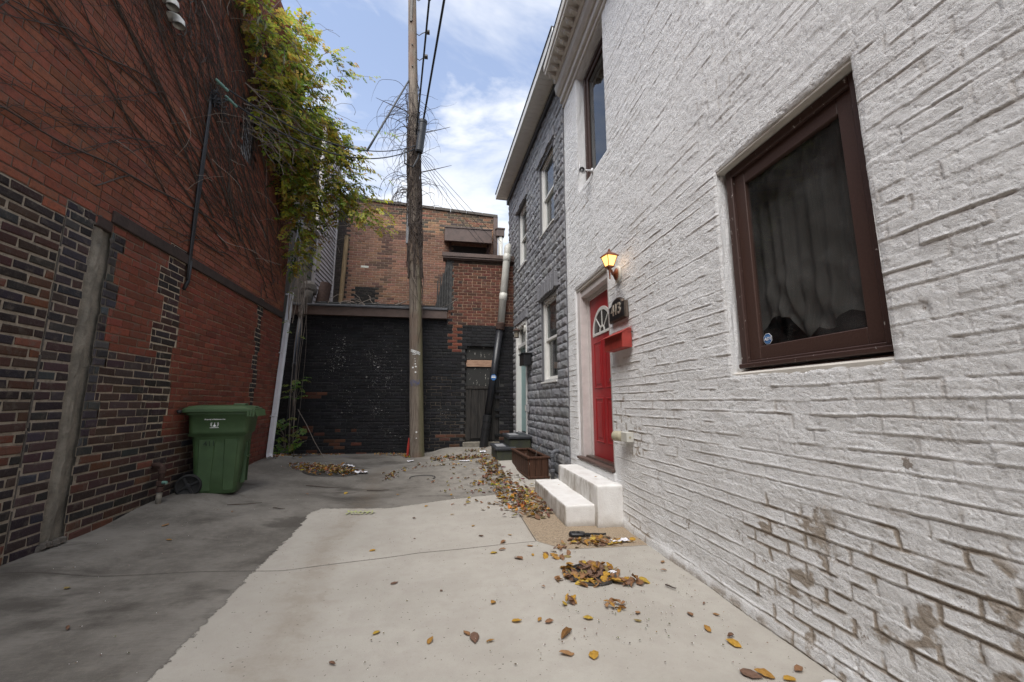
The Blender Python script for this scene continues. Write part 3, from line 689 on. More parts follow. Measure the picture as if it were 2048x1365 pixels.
# tall diagonal drain pipe, white above, black below
dr = thing('drain_pipe', (.87,9.35,.2), 'fat drain pipe slanting down the back wall, white above and black below', 'pipe')
def dpp(z):
    if z > 3.05: t = (z-3.05)/1.95; return V((1.25+.17*t, 9.34, z))
    t = (3.05-z)/2.85; return V((1.25-.385*t, 9.36, z))
w = MB(); top = dpp(5.0); w.tube([dpp(3.1),dpp(4.9),top,top+V((.01,.02,.07)),top+V((.03,.06,.11)),top+V((.05,.14,.12))],[.088,.088,.092,.09,.08,.05],20)
for z in (3.78,4.78): w.tube([dpp(z-.09),dpp(z-.085),dpp(z+.085),dpp(z+.09)],[.09,.097,.097,.09],20)
build('upper_pipe', w, M['pvc'], dr, smooth=True)
w = MB(); w.tube([dpp(3.14),dpp(3.12),dpp(2.98),dpp(2.96)],[.09,.105,.105,.09],20); build('coupling', w, M['rust'], dr)
w = MB(); w.tube([dpp(3.0),dpp(.85)],.083,20); build('lower_pipe', w, M['darkpipe'], dr, smooth=True)
w = MB(); w.tube([dpp(.95),dpp(.94),dpp(.80),dpp(.79),dpp(.66),dpp(.65)],[.09,.105,.105,.098,.098,.108],18); w.tube([dpp(.66),dpp(.6),dpp(.17)],[.108,.1,.095],18); build('pipe_base', w, M['blackplastic'], dr)
ps = dpp(1.82)
w = MB(); oc = [(.075*math.cos(PI/8+k*PI/4)*.9,.075*math.sin(PI/8+k*PI/4)) for k in range(8)]
Q = look((-.0,-1,0), ps+V((0,-.087,0))); w.prism(oc,0,.004,Q)
st = build('sticker', w, M['blue'], dr)
w = MB(); w.box((-.05,-.012,.004),(.05,.016,.006),Q); w.box((-.04,.03,.004),(.04,.04,.006),Q); build('print', w, M['whiteprint'], st)

# ================================================================= far brick building
YF = 12.0
FW = frame((0,YF,0), (1,0,0), (0,-1,0))
ftop = lambda a: 7.42-.058*(a+3.05)
def st_far(a, z, r, rr):
    n = float(fbm(np.array([a*1.6]),np.array([z*2.2]),11)[0])
    tz = ftop(a)
    if z > tz-.42: c = rr.choice([(.24,.11,.065),(.09,.07,.05),(.20,.095,.06),(.12,.085,.06)]); m = (.42,.31,.20)
    elif z > tz-.85: c = rr.choice([(.08,.065,.055),(.10,.08,.06),(.27,.15,.09)]) if n < .58 else (.31,.17,.10); m = (.36,.28,.18)
    elif n > .62: c = (.10,.055,.04); m = (.25,.18,.13)
    else: c = (.21,.108,.072); m = (.34,.25,.185)
    if a < -3.0: c = (.035,.028,.025); m = (.07,.06,.05)
    if rr.random() < .012 and z < 5.3: c = (.6,.57,.52)
    if -2.75 < a < -2.1 and z < 4.6: c = (.012,.012,.012); m = (.03,.025,.02)
    if .0 < a < 1.2 and z > 5.2 and z < 6.1: return None
    return (cj(rr,c,.22,.08), m, .012, .006)
fb = thing('far_brick_building', (-1,YF,3), 'weathered orange brick building rising behind the black outbuilding', 'building')
mb = MB(); bricks(mb, FW, -3.5, 1.46, 3.4, 7.6, st_far, seed=21, top=ftop)
build('wall', mb, M['brick'], fb)
mb = MB(); mb.col = (.05,.03,.02,1); mb.box((-3.5,YF+.2,-.2),(1.46,18,7.0)); mb.box((-3.5,YF+.003,-.2),(0,YF+.2,7.0)); mb.box((1.2,YF+.003,-.2),(1.455,YF+.2,7.0)); mb.box((0,YF+.003,6.1),(1.2,YF+.2,7.0)); build('rear_wall', mb, M['brick'], fb)
w = MB(); 
for k in range(10):
    a0 = -3.5+k*.5; a1 = min(a0+.49,1.5); w.add([FW@V(p) for p in [(a0,-.3,ftop(a0)-.03),(a1,-.3,ftop(a1)-.03),(a1,.05,ftop(a1)-.03),(a0,.05,ftop(a0)-.03),(a0,-.3,ftop(a0)+.05),(a1,-.3,ftop(a1)+.05),(a1,.05,ftop(a1)+.05),(a0,.05,ftop(a0)+.05)]],[(0,1,2,3),(7,6,5,4),(0,4,5,1),(1,5,6,2),(2,6,7,3),(3,7,4,0)])
build('coping', w, M['plaster'], fb)
w = MB(); w.bbox((1.36,YF-.04,4.8),(1.50,YF+.02,7.16),.004); build('corner_trim', w, M['fascia'], fb)
w = MB(); w.bbox((1.44,YF-.16,6.45),(1.70,YF+.02,6.68),.006); w.bbox((1.42,YF-.18,6.68),(1.72,YF+.02,6.72),.004); build('gutter_end', w, M['fascia'], fb)
w = MB(); w.tube([(1.59,YF-.06,6.5),(1.59,YF-.06,4.6)],.075,14); build('downspout', w, M['pvc'], fb, smooth=True)
w = MB(); w.add([V(p) for p in [(-.16,YF-.42,6.08),(1.27,YF-.42,6.08),(1.27,YF-.42,6.50),(-.16,YF-.42,6.50),(-.19,YF,6.20),(1.30,YF,6.20),(1.30,YF,6.62),(-.19,YF,6.62)]],[(0,1,2,3),(3,2,6,7),(0,3,7,4),(1,5,6,2),(0,4,5,1)])
w.bbox((-.19,YF-.44,6.49),(1.30,YF-.40,6.53),.004)
build('awning', w, M['fascia'], fb)
w = MB(); w.bbox((-.02,YF-.03,5.2),(.05,YF+.03,6.2),.004); w.bbox((1.15,YF-.03,5.2),(1.22,YF+.03,6.2),.004)
wi = build('window', w, M['brownframe'], fb)
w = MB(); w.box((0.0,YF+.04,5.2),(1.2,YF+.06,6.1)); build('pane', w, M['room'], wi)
w = MB(); w.tube([(-3.10,YF-.1,3.9),(-3.04,YF-.08,6.15)],.065,8); 
build('timber_post', w, M['postwood'], None, (-2.95,YF,3.9), False, 'old upright timber on the roof against the orange brick wall', 'post')

# neighbour with siding, side wall seen edge on
sd = thing('siding_house', (-3.6,11.2,3), 'house side clad in pale horizontal siding behind the leafy vine', 'building')
w = MB(); XS = -3.36
w.box((-6,10.35,0),(XS-.03,11.95,8.6)); build('wall', w, M['gap'], sd)
w = MB()
for k in range(44):
    z = 3.3+k*.118
    w.add([(XS-.03,10.35,z+.012),(XS-.03,11.94,z+.012),(XS+.004,11.94,z+.014),(XS+.004,10.35,z+.014),(XS-.018,10.35,z+.116),(XS-.018,11.94,z+.116)],[(0,1,2,3),(3,2,5,4)])
build('clapboards', w, M['siding'], sd)
w = MB(); w.bbox((XS-.05,11.93,3.2),(XS+.03,11.99,8.6),.004); w.bbox((XS-.05,10.28,3.2),(XS+.03,10.35,8.6),.004); build('corner_board', w, M['siding'], sd)
w = MB(); w.bbox((XS,10.42,4.6),(XS+.03,10.62,5.25),.004); build('vent_panel', w, M['beige'], sd)
w = MB(); w.box((-6.2,10.2,8.6),(-3.2,12,8.75)); build('roof', w, M['tar'], sd)
w = MB(); w.tube([(-3.02,9.9,3.42),(-2.96,10.0,4.1)],[.15,.13],18,cap=False); w.tube([(-2.96,10.0,4.1),(-3.02,9.9,3.42)],[.11,.13],18,cap=False); 
build('flue_pipe', w, M['rust'], None, (-3.0,9.9,3.45), True, 'rusty brown flue pipe lying on the roof edge below the leaves', 'pipe')
w = MB(); w.lathe([(.12,0),(.17,.03),(.19,.12),(.17,.24),(.10,.32),(.03,.35)],12,Matrix.Translation((-3.28,9.8,3.75))); w.lathe([(.08,-.3),(.1,-.15),(.12,0.02)],12,Matrix.Translation((-3.28,9.8,3.75)))
build('chimney_pot', w, M['plaster'], None, (-3.28,9.8,3.5), False, 'round grey chimney pot beside the white drainpipe top', 'chimney pot')
w = MB()
w.bbox((-3.75,10.0,3.4),(-3.4,10.3,5.4),.01); w.bbox((-3.8,9.9,5.4),(-3.3,10.34,5.52),.01)
build('chimney', w, M['plaster'], None, (-3.6,10.1,3.4), False, 'plastered chimney stack with dark cap half hidden by leaves', 'chimney')
w = MB()
for k in range(34):
    p = V((R.uniform(-2.9,-1.6),R.uniform(9.5,9.9),3.52)); q = [p]; d = V((R.uniform(-1,1),R.uniform(-.3,.3),R.uniform(.1,.6))).normalized()
    for j in range(4): d = (d+V((R.uniform(-.5,.5),R.uniform(-.3,.3),R.uniform(-.7,.3)))).normalized(); q.append(q[-1]+d*.11)
    w.tube(q,[.008,.007,.006,.004,.002],5)
for (x0, x1) in ((-1.35,-.75),(-.2,.25)):
    p = V((x0,9.5,3.47)); w.tube([p,p+V(((x1-x0)*.4,0,.10)),p+V(((x1-x0)*.8,0,.22)),p+V((x1-x0,0,.3))],[.014,.012,.009,.004],6)
build('dead_branches', w, M['vinepale'], None, (-2.2,9.7,3.5), False, 'tangle of dead branches on the black outbuilding roof', 'branches')
# ================================================================= white house
wh = thing('white_house', (1.8,3.5,0), 'white painted brick house along the right side of the alley', 'building')
XW = 1.8
HOLES = [(1.345,2.29,1.41,2.815),(4.19,5.36,.50,2.84),(4.08,5.08,4.20,6.04),(1.34,2.22,4.07,5.9)]
def hole(y, z, e=0.):
    r = np.zeros(np.broadcast(y, z).shape, bool)
    for a, b, c, d in HOLES: r |= (y > a+e) & (y < b-e) & (z > c+e) & (z < d-e)
    return r
def wall_h(y, z):
    # relief of thickly painted old brick: returns height (towards the alley) and dirt/peel masks
    L, H = .222, .0735
    wy = y+(fbm(y*9, z*9, 2)-.5)*.030; wz = z+(fbm(y*1.7, z*1.2, 3)-.5)*.016+(fbm(y*15, z*15, 4, 3)-.5)*.0075
    r = np.floor(wz/H); fz = wz-r*H; u = wy/L+.5*(np.mod(r,2))+.13*_h(r.astype(np.int64), (r*0).astype(np.int64), 4)
    c = np.floor(u); fu = (u-c)*L
    rnd = _h(c.astype(np.int64), r.astype(np.int64), 5); rnd2 = _h(c.astype(np.int64), r.astype(np.int64), 6); rnd3 = _h(c.astype(np.int64), r.astype(np.int64), 7)
    dz = np.minimum(fz, H-fz); dy = np.minimum(fu, L-fu)
    low = sst(3.2, .2, z)
    # beds: present in long runs
    row = np.round(wz/H); bn = .55*fbm(y*1.5, row*1.37, 9, 3)+.45*fbm(y*5.5, row*2.71, 19, 3)
    up0 = sst(2.2, 3.6, z); zone = sst(.48, .58, fbm(y*1.5, z*2.3, 51, 3)+.28*sst(.9, .35, z)*sst(2.9, 1.7, y)+.12*sst(.9,.4,z)*sst(4.,3.,y)-.12-.2*sst(.9,1.3,z)); spot = sst(.70,.76,fbm(y*8, z*11, 57, 4)+.05*low); bed = sst(.48-.06*low+.045*up0, .525-.06*low+.045*up0, bn)*(.45+.75*_h(row.astype(np.int64), np.floor(y*4.3+row*.37).astype(np.int64), 61)); hn = sst(.70-.12*low, .78-.12*low, fbm(c*.9, r*.77, 12, 3))
    sq = np.minimum(dz+.003*(fz > H/2), .02); hn = np.maximum(np.maximum(hn, .55*sst(.4,.52,fbm(y*3,z*3,62,2))), zone*(.3+.7*(rnd3 > .4))); wd = 1+.5*zone; gb = (1-sst(.0010, .0060*wd, dz))*bed; gh = (1-sst(.0015, .0085*wd, dy))*hn*.8
    gr = np.maximum(gb, gh)
    up = sst(2.6, 4.0, z)                          # rougher, more filled in higher up
    h = -gr*(.0034+.0026*zone)+.0030*bed*np.exp(-((fz-(.012))/.005)**2)
    # softened upper arris: bricks step out slightly over the joint
    h = h+(rnd-.5)*.0032*(1-.6*up)+(fz/H-.5)*(rnd2-.5)*.004
    miss = (rnd3 > .985) & (z < 2.2)
    h = h+(fbm(y*1.3, z*1.3, 20)-.5)*.018+(fbm(y*6, z*9, 21, 4)-.5)*.005+(fbm(y*22, z*30, 22, 4, .65)-.5)*(.0050+.004*up)-.003*(1-sst(.0,.035,np.abs(fbm(y*14,z*26,24,3)-.5)))*(.4+.6*fbm(y*2,z*2,25))
    # long ragged cracks / chisel marks higher up
    ck = 1-sst(.0, .013, np.abs(fbm(y*1.8, z*8.5, 31, 3)-.5)); h = h-ck*.0035*sst(1.6, 3.2, z)*sst(.45,.6,fbm(y*1.1,z*1.1,33))
    # a shallow ledge at the very foot
    h = h+.012*sst(.11, .03, z)*(.3+1.2*fbm(y*5, z*0, 41))
    # repair seams over door and by the window head
    hal = np.maximum((1-sst(.004,.013,dz))*bed, (1-sst(.005,.014,dy))*hn); dirt = np.maximum(np.clip(hal*1.6,0,1)*np.maximum(zone, .40*sst(.45,.62,fbm(y*2.3, z*3.1, 58, 3))), spot*zone)
    dirt = np.maximum(dirt, .9*sst(.07, .0, z+.05*(fbm(y*7, z*7, 52)-.5))*sst(.35,.55,fbm(y*3, z*3, 53)))
    peel = .0*y
    for (py, pz, ry, rz, k) in ((1.36,.99,.055,.09,.95),(1.45,1.08,.06,.05,.6),(2.35,.42,.12,.07,.9),(2.15,.36,.12,.08,.85),(2.9,.35,.10,.10,.9),(3.3,.62,.06,.10,.9),(3.35,.9,.035,.05,.8),(1.22,1.6,.02,.03,.9),(2.0,.95,.06,.04,.7),(4.9,3.65,.10,.02,.8),(5.05,3.5,.08,.10,.7),(5.0,3.9,.05,.1,.7),(4.35,3.2,.03,.15,.7),(1.65,.25,.15,.07,.8),(1.25,.55,.12,.06,.8),(5.55,4.0,.04,.5,.5),(5.4,.6,.1,.05,.8),(4.0,.35,.05,.15,.8),(2.9,.15,.2,.06,.7),(2.3,2.85,.1,.03,.5)):
        peel = np.maximum(peel, k*np.exp(-((y-py)/ry)**2-((z-pz)/rz)**2))
    h = h-peel*.006
    return h, dirt, peel
def axis(parts, must):
    a = np.concatenate(parts); a = np.unique(np.concatenate([a, must]))
    keep = [a[0]]
    for v in a[1:]:
        if v-keep[-1] < .0022:
            if np.min(np.abs(must-v)) < 1e-9: keep[-1] = v
        else: keep.append(v)
    return np.array(keep)
def make_white():
    my = np.array(sorted({v for h in HOLES for v in h[:2]})); mz = np.array(sorted({v for h in HOLES for v in h[2:]}))
    yy = [.75]
    while yy[-1] < 5.74: yy.append(yy[-1]+.0042*max(1., yy[-1]*.85))
    ys = axis([np.arange(-5,.75,.05), np.array(yy), [5.76]], my)
    zs = axis([np.arange(-.1,2.9,.0050), np.arange(2.9,6.3,.0090)], mz)
    Y, Z = np.meshgrid(ys, zs); h, d, p = wall_h(Y, Z)
    n, m = Y.shape
    # pull the sheet back to a rounded arris round the openings and at the free corner
    for a, b, c, e in HOLES:
        dd = np.maximum(np.maximum(a-Y, Y-b), np.maximum(c-Z, Z-e)); h = np.where((dd >= -1e-6) & (dd < .02), h-(.02-dd)**2*16-.002, h)
    h = h-sst(5.72,5.762,Y)*.015
    X = XW-h
    idx = np.arange(n*m).reshape(n, m)
    cy = (Y[:-1,:-1]+Y[1:,1:])/2; cz = (Z[:-1,:-1]+Z[1:,1:])/2; keep = ~hole(cy, cz)
    q = np.stack([idx[:-1,:-1],idx[1:,:-1],idx[1:,1:],idx[:-1,1:]],-1)[keep]; nf = len(q)
    off = OFF['white_house']
    me = bpy.data.meshes.new('wall'); nv = n*m
    me.vertices.add(nv); me.vertices.foreach_set('co', (np.stack([X,Y,Z],-1)-np.array(off)).ravel())
    me.loops.add(nf*4); me.loops.foreach_set('vertex_index', q.ravel())
    me.polygons.add(nf); me.polygons.foreach_set('loop_start', np.arange(nf)*4); me.polygons.foreach_set('loop_total', np.full(nf,4))
    me.polygons.foreach_set('use_smooth', np.ones(nf, bool)); me.update(calc_edges=True)
    at = me.color_attributes.new('Col','FLOAT_COLOR','POINT'); at.data.foreach_set('color', np.stack([d,p,0*d,0*d+1],-1).astype(np.float32).ravel())
    me.materials.append(M['white'])
    o = bpy.data.objects.new('wall', me); COL.objects.link(o); o.parent = wh; OFF[o.name] = off
make_white()
# reveals and shell
mb = MB(); mb.col = (0,0,0,1)
def reveal(mb, y0, y1, z0, z1, dep, seg=26):
    ring = []
    def P(y, z, k): 
        n = (float(vn(y*23+k, z*23, 77))-.5)*.014
        return (y+n, z+n)
    path = [(y0+(y1-y0)*i/seg, z0) for i in range(seg)]+[(y1, z0+(z1-z0)*i/seg) for i in range(seg)]+[(y1-(y1-y0)*i/seg, z1) for i in range(seg)]+[(y0, z1-(z1-z0)*i/seg) for i in range(seg)]
    N = len(path); K = 5; vs = []
    for k in range(K+1):
        x = XW+.008+(dep)*k/K
        for (y, z) in path:
            cy, cz = (y0+y1)/2, (z0+z1)/2; s = 0 if k == 0 else 1
            n = (float(vn(y*19+z*7, k*1.7, 78))-.5)*.012*s
            vs.append((x, y+(n if y > cy else -n), z+(n if z > cz else -n)))
    fs = [(k*N+i, k*N+(i+1)%N, (k+1)*N+(i+1)%N, (k+1)*N+i) for k in range(K) for i in range(N)]
    mb.add(vs, fs)
for hh, dp_ in zip(HOLES, (.10,.20,.16,.14)): reveal(mb, *hh, dp_)
def slab_with_holes(mb, x0, x1, ya, yb, za, zb, holes):
    ys = sorted({ya,yb,*[h[0] for h in holes],*[h[1] for h in holes]}); zs = sorted({za,zb,*[h[2] for h in holes],*[h[3] for h in holes]})
    ys = [v for v in ys if ya <= v <= yb]; zs = [v for v in zs if za <= v <= zb]
    for i in range(len(ys)-1):
        for j in range(len(zs)-1):
            cy, cz = (ys[i]+ys[i+1])/2, (zs[j]+zs[j+1])/2
            if any(h[0] < cy < h[1] and h[2] < cz < h[3] for h in holes): continue
            mb.box((x0,ys[i],zs[j]),(x1,ys[i+1],zs[j+1]))
slab_with_holes(mb, XW+.21, XW+.26, -5, 5.755, -.2, 6.3, HOLES)
mb.box((XW+.03,-5.0,-.2),(6,-4.9,6.3)); mb.box((5.9,-4.9,-.2),(6,5.7,6.3)); 
# the free far corner, rough
vs = []; fs = []
for i in range(80):
    z = -.1+6.4*i/79
    for k in range(5): vs.append((XW+.012+k*.06, 5.755+.02*(float(vn(k*2.,z*11,5))-.5), z))
for i in range(79):
    for k in range(4): fs.append((i*5+k,i*5+k+1,(i+1)*5+k+1,(i+1)*5+k))
mb.add(vs, fs)
build('side_wall', mb, M['white'], wh)
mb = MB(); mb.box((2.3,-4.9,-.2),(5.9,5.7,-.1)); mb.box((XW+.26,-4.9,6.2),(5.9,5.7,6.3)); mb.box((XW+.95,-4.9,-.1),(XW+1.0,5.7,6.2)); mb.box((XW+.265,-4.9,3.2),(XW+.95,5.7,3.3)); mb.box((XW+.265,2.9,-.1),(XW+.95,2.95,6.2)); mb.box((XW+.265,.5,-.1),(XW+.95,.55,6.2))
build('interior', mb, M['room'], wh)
# rough timber lintels / parge seams
for a_, b_, e_ in (((XW+.02,4.16,2.80),(XW+.16,5.46,2.93),.006),((XW+.012,1.34,2.795),(XW+.10,2.292,2.835),.004)):
    mb = MB(); mb.bbox(a_, b_, e_); build('lintel', mb, M['trimwhite'], wh)

def win_frame(name, y0, y1, z0, z1, x, fw=.05, sw=.075, glass='glass', parent=wh, mat='brownframe', peel='brownpeel'):
    f = MB(); xa, xb = x, x+.07
    f.bbox((xa,y0,z0),(xb,y0+fw,z1),.005); f.bbox((xa,y1-fw,z0),(xb,y1,z1),.005); f.bbox((xa+.001,y0+fw,z1-fw),(xb,y1-fw,z1),.005); f.bbox((xa+.001,y0+fw,z0),(xb,y1-fw,z0+fw*.8),.005)
    fo = build('window', f, M[peel], parent)
    s = MB(); a0, a1, b0, b1 = y0+fw, y1-fw, z0+fw*.8, z1-fw; xa += .022; xb = xa+.035
    s.bbox((xa,a0,b0),(xb,a0+sw,b1),.004); s.bbox((xa,a1-sw,b0),(xb,a1,b1),.004); s.bbox((xa+.0015,a0+sw,b1-sw),(xb,a1-sw,b1),.004); s.bbox((xa+.0015,a0+sw,b0),(xb,a1-sw,b0+sw*.95),.004)
    so = build('sash', s, M[mat], fo)
    p = MB(); X_ = xa+.02; p.add([(X_,a0+sw-.004,b0+sw*.9),(X_,a1-sw+.004,b0+sw*.9),(X_,a1-sw+.004,b1-sw+.004),(X_,a0+sw-.004,b1-sw+.004)],[(0,3,2,1)]); build('pane', p, M[glass], fo)
    return fo
w1 = win_frame('window', 1.352, 2.262, 1.452, 2.79, XW+.055, .055, .085, 'glass')
w = MB(); w.bbox((XW+.032,1.352,1.45),(XW+.056,2.262,1.478),.005); build('sill', w, M['brownpeel'], w1)
w = MB(); w.add([(XW+.006,1.345,1.415),(XW+.1,1.345,1.450),(XW+.1,2.29,1.450),(XW+.006,2.29,1.415),(XW+.007,1.345,1.39),(XW+.007,2.29,1.39),(XW+.1,1.345,1.39),(XW+.1,2.29,1.39)],[(0,1,2,3),(4,0,3,5),(6,1,0,4),(3,2,7,5)])
build('outer_sill', w, M['trimwhite'], w1)
w = MB(); w.box((XW+.045,1.358,1.47),(XW+.0552,1.362,2.73)); build('peeling_edge', w, mat_peel('flaking_edge', (.05,.03,.025), (.72,.71,.70), .5, 45, .6, (1,1,.4)), w1)
# alarm sticker with its lettering
def text_mesh(txt, size, Mx, name, mat, parent, italic=0., bold=.0, depth=.0008, align='CENTER'):
    cu = bpy.data.curves.new(name, 'FONT'); cu.body = txt; cu.size = size; cu.align_x = align; cu.align_y = 'CENTER'; cu.extrude = depth; cu.shear = italic; cu.offset = bold; cu.resolution_u = 3
    o = bpy.data.objects.new(name, cu); COL.objects.link(o); dg = bpy.context.evaluated_depsgraph_get(); dg.update()
    me = bpy.data.meshes.new_from_object(o.evaluated_get(dg)); bpy.data.objects.remove(o)
    me.transform(Mx); me.transform(Matrix.Translation(-OFF[parent.name])); me.materials.clear(); me.materials.append(M[mat] if isinstance(mat, str) else mat)
    t = bpy.data.objects.new(name, me); COL.objects.link(t); t.parent = parent; OFF[t.name] = OFF[parent.name]; return t
def face_nx(x, y, z):      # text plane facing -X (towards the alley), reading direction towards -Y
    return Matrix(((0,0,-1,x),(-1,0,0,y),(0,1,0,z),(0,0,0,1)))
XS1 = XW+.055+.022+.0175
Q = face_nx(XS1-.001, 2.075, 1.615)
w = MB(); w.prism([(.033*math.cos(PI/8+k*PI/4),.035*math.sin(PI/8+k*PI/4)) for k in range(8)],0,.0012,Q); 
stk = build('sticker', w, M['whiteprint'], w1)
w = MB(); w.prism([(.030*math.cos(PI/8+k*PI/4),.032*math.sin(PI/8+k*PI/4)) for k in range(8)],.0012,.0018,Q); build('sticker_face', w, M['blue'], stk)
w = MB(); w.box((-.016,.013,.0018),(.014,.018,.0022),Q); w.box((-.016,-.022,.0018),(.014,-.017,.0022),Q); build('sticker_band', w, M['lightblue'], stk)
text_mesh('ADT', .027, Q @ Matrix.Translation((0,-.001,.0024)), 'sticker_text', 'whiteprint', stk, .35, .0006)
# curtain: gathered and tied up in a swag
w = MB(); NY, NZ = 110, 60; vs = []
for i in range(NY+1):
    y = 1.38+.86*i/NY; s = i/NY
    bot = 1.72+.07*math.sin(s*9.5+1)+.04*math.sin(s*23)-.22*math.exp(-((s-.62)/.07)**2)-.12*math.exp(-((s-.15)/.06)**2)
    for k in range(NZ+1):
        t = k/NZ; z = 2.72+(bot-2.72)*t
        fold = math.sin(s*62+.8*math.sin(t*2.3+s*5))*.014*(.5+.5*t)+math.sin(s*23+t*1.2)*.012
        sw = .018*math.sin(s*30+t*26)*max(0,t-.62)*2.5
        vs.append((XW+.20+fold*.9+sw, y, z))
w.add(vs, [(i*(NZ+1)+k,(i+1)*(NZ+1)+k,(i+1)*(NZ+1)+k+1,i*(NZ+1)+k+1) for i in range(NY) for k in range(NZ)])
build('curtain', w, M['curtain'], w1, smooth=True)

w2 = win_frame('window', 4.13, 5.03, 4.24, 6.0, XW+.10, .05, .06, 'skyglass')
w3 = win_frame('window', 1.39, 2.17, 4.12, 5.86, XW+.085, .05, .06, 'skyglass')
# cornice
w = MB()
CE = 5.60
w.bbox((XW-.02,-5,6.06),(XW+.05,CE+.12,6.13),.006)
w.bbox((XW-.06,-5,6.13),(XW+.05,CE+.12,6.24),.01)
prof = [(0.05,6.24),(-.09,6.24),(-.13,6.29),(-.15,6.36),(-.15,6.40),(0.05,6.40)]
w.prism([(XW+a,z) for a, z in prof], -(CE+.10), 5, Matrix(((1,0,0,0),(0,0,-1,0),(0,1,0,0),(0,0,0,1))))
w.bbox((XW-.19,-5,6.40),(XW+.05,CE+.02,6.50),.006)
w.bbox((XW-.34,-5,6.50),(XW+.05,CE,6.56),.008); w.bbox((XW-.36,-5,6.56),(XW+.05,CE,6.70),.01)
co = build('cornice', w, M['trimwhite'], wh)
w = MB(); y = CE-.06
while y > 1.6:
    # small scrolled bracket
    w.prism([(XW-.19,6.40),(XW-.30,6.47),(XW-.315,6.50),(XW-.19,6.50)], -(y), -(y-.055), Matrix(((1,0,0,0),(0,0,-1,0),(0,1,0,0),(0,0,0,1))))
    w.lathe([(.0,-.03),(.022,-.03),(.022,.03),(.0,.03)],8,look((0,1,0),(XW-.262,y-.027,6.452)))
    build('bracket', w, M['trimwhite'], co); w = MB()
    y -= .155
w = MB(); w.box((XW-.37,-5,6.70),(XW-.345,CE+.005,6.715)); w.box((XW-.34,-5,6.70),(6,5.72,6.76)); build('roof', w, M['tar'], wh)

# red front door
XD = XW+.155
dw = MB(); 
Y0, Y1, Z0, Z1 = 4.33, 5.18, .545, 2.64
dw.bbox((XD,Y0,Z0),(XD+.04,Y1,Z1),.003)
door = build('door', dw, M['red'], wh)
dw = MB()
def panel(mb, y0, y1, z0, z1):
    for (a, b, c, d, e) in ((y0,y1,z0,z1,.006),):
        w_ = .018
        mb.bbox((XD-.008,a,c),(XD+.002,a+w_,d),.004); mb.bbox((XD-.008,b-w_,c),(XD+.002,b,d),.004); mb.bbox((XD-.0075,a+w_,c),(XD+.002,b-w_,c+w_),.004); mb.bbox((XD-.0075,a+w_,d-w_),(XD+.002,b-w_,d),.004)
        mb.bbox((XD-.006,a+.055,c+.055),(XD+.002,b-.055,d-.055),.005)
for (a, b) in ((4.43,4.70),(4.80,5.07)):
    panel(dw, a, b, .74, 1.30)
    panel(dw, a, b, 1.42, 2.03)
build('panel', dw, M['red'], door)
# fanlight: half round with spokes
FY, FZ, FR = 4.755, 2.14, .31
w = MB(); n = 24
for (r0, r1) in ((FR-.03, FR+.015), (.06,.085)):
    vs = []; fs = []
    for i in range(n+1):
        a = PI*i/n
        for (rr_, xx) in ((r0,XD-.012),(r1,XD-.012),(r1,XD+.003),(r0,XD+.003)): vs.append((xx, FY+rr_*math.cos(a), FZ+rr_*math.sin(a)))
    for i in range(n):
        for k in range(4): fs.append((i*4+k,i*4+(k+1)%4,(i+1)*4+(k+1)%4,(i+1)*4+k))
    w.add(vs, fs)
w.bbox((XD-.012,FY-FR-.015,FZ-.03),(XD+.002,FY+FR+.015,FZ+.005),.003)
for a in (PI*.25,PI*.5,PI*.75):
    Q = Matrix.Translation((XD-.010,FY,FZ)) @ Matrix.Rotation(a-PI/2,4,'X'); w.bbox((0,-.009,.07),(.011,.009,FR-.02),.002,Q)
fl = build('fanlight', w, M['winwhite'], door)
w = MB(); w.prism([((FR-.02)*math.cos(PI*i/24),(FR-.02)*math.sin(PI*i/24)) for i in range(25)], .001, .004, Matrix(((0,0,-1,XD),(-1,0,0,FY),(0,1,0,FZ),(0,0,0,1)))); build('pane', w, mat_simple('fanlight_glass',(.06,.06,.06),.08), fl)
w = MB(); w.lathe([(.0,0),(.028,0),(.028,.012),(.014,.018),(.014,.04),(.028,.05),(.03,.065),(.018,.078),(0,.08)],16,look((-1,0,0),(XD,4.40,1.50))); build('handle', w, M['silver'], door, smooth=True)
# frame
w = MB(); XF = XD-.02
w.bbox((XF,Y1+.003,Z0),(XF+.10,Y1+.06,Z1+.06),.004); w.bbox((XW+.03,Y1+.06,Z0-.02),(XW+.19,5.352,2.80),.004); w.bbox((XF,Y0-.06,Z0),(XF+.10,Y0-.003,Z1+.06),.004); w.bbox((XW+.03,4.197,Z0-.02),(XW+.19,Y0-.06,2.80),.004)
w.bbox((XF+.001,Y0-.003,Z1+.003),(XF+.10,Y1+.003,Z1+.06),.004); w.bbox((XW+.05,Y0-.06,Z1+.06),(XW+.19,Y1+.06,2.80),.004); w.bbox((XW+.045,Y1+.10,Z0),(XW+.06,Y1+.105,2.78),.002)
build('door_frame', w, M['lilac'], wh)
w = MB(); w.bbox((XW-.03,4.19,.495),(XW+.06,5.36,.53),.008); w.bbox((XW+.06,4.2,.50),(XD-.002,5.35,.545),.006); build('threshold', w, M['fascia'], wh)
w = MB(); w.bbox((XW+.066,4.24,.545),(XD-.006,5.3,.553),.003); build('threshold_plate', w, M['silver'], wh)
w = MB(); w.col=(0,0,0,1); w.bbox((XW-.012,4.15,.40),(XW+.03,5.45,.49),.01); build('step_riser', w, M['white'], wh)

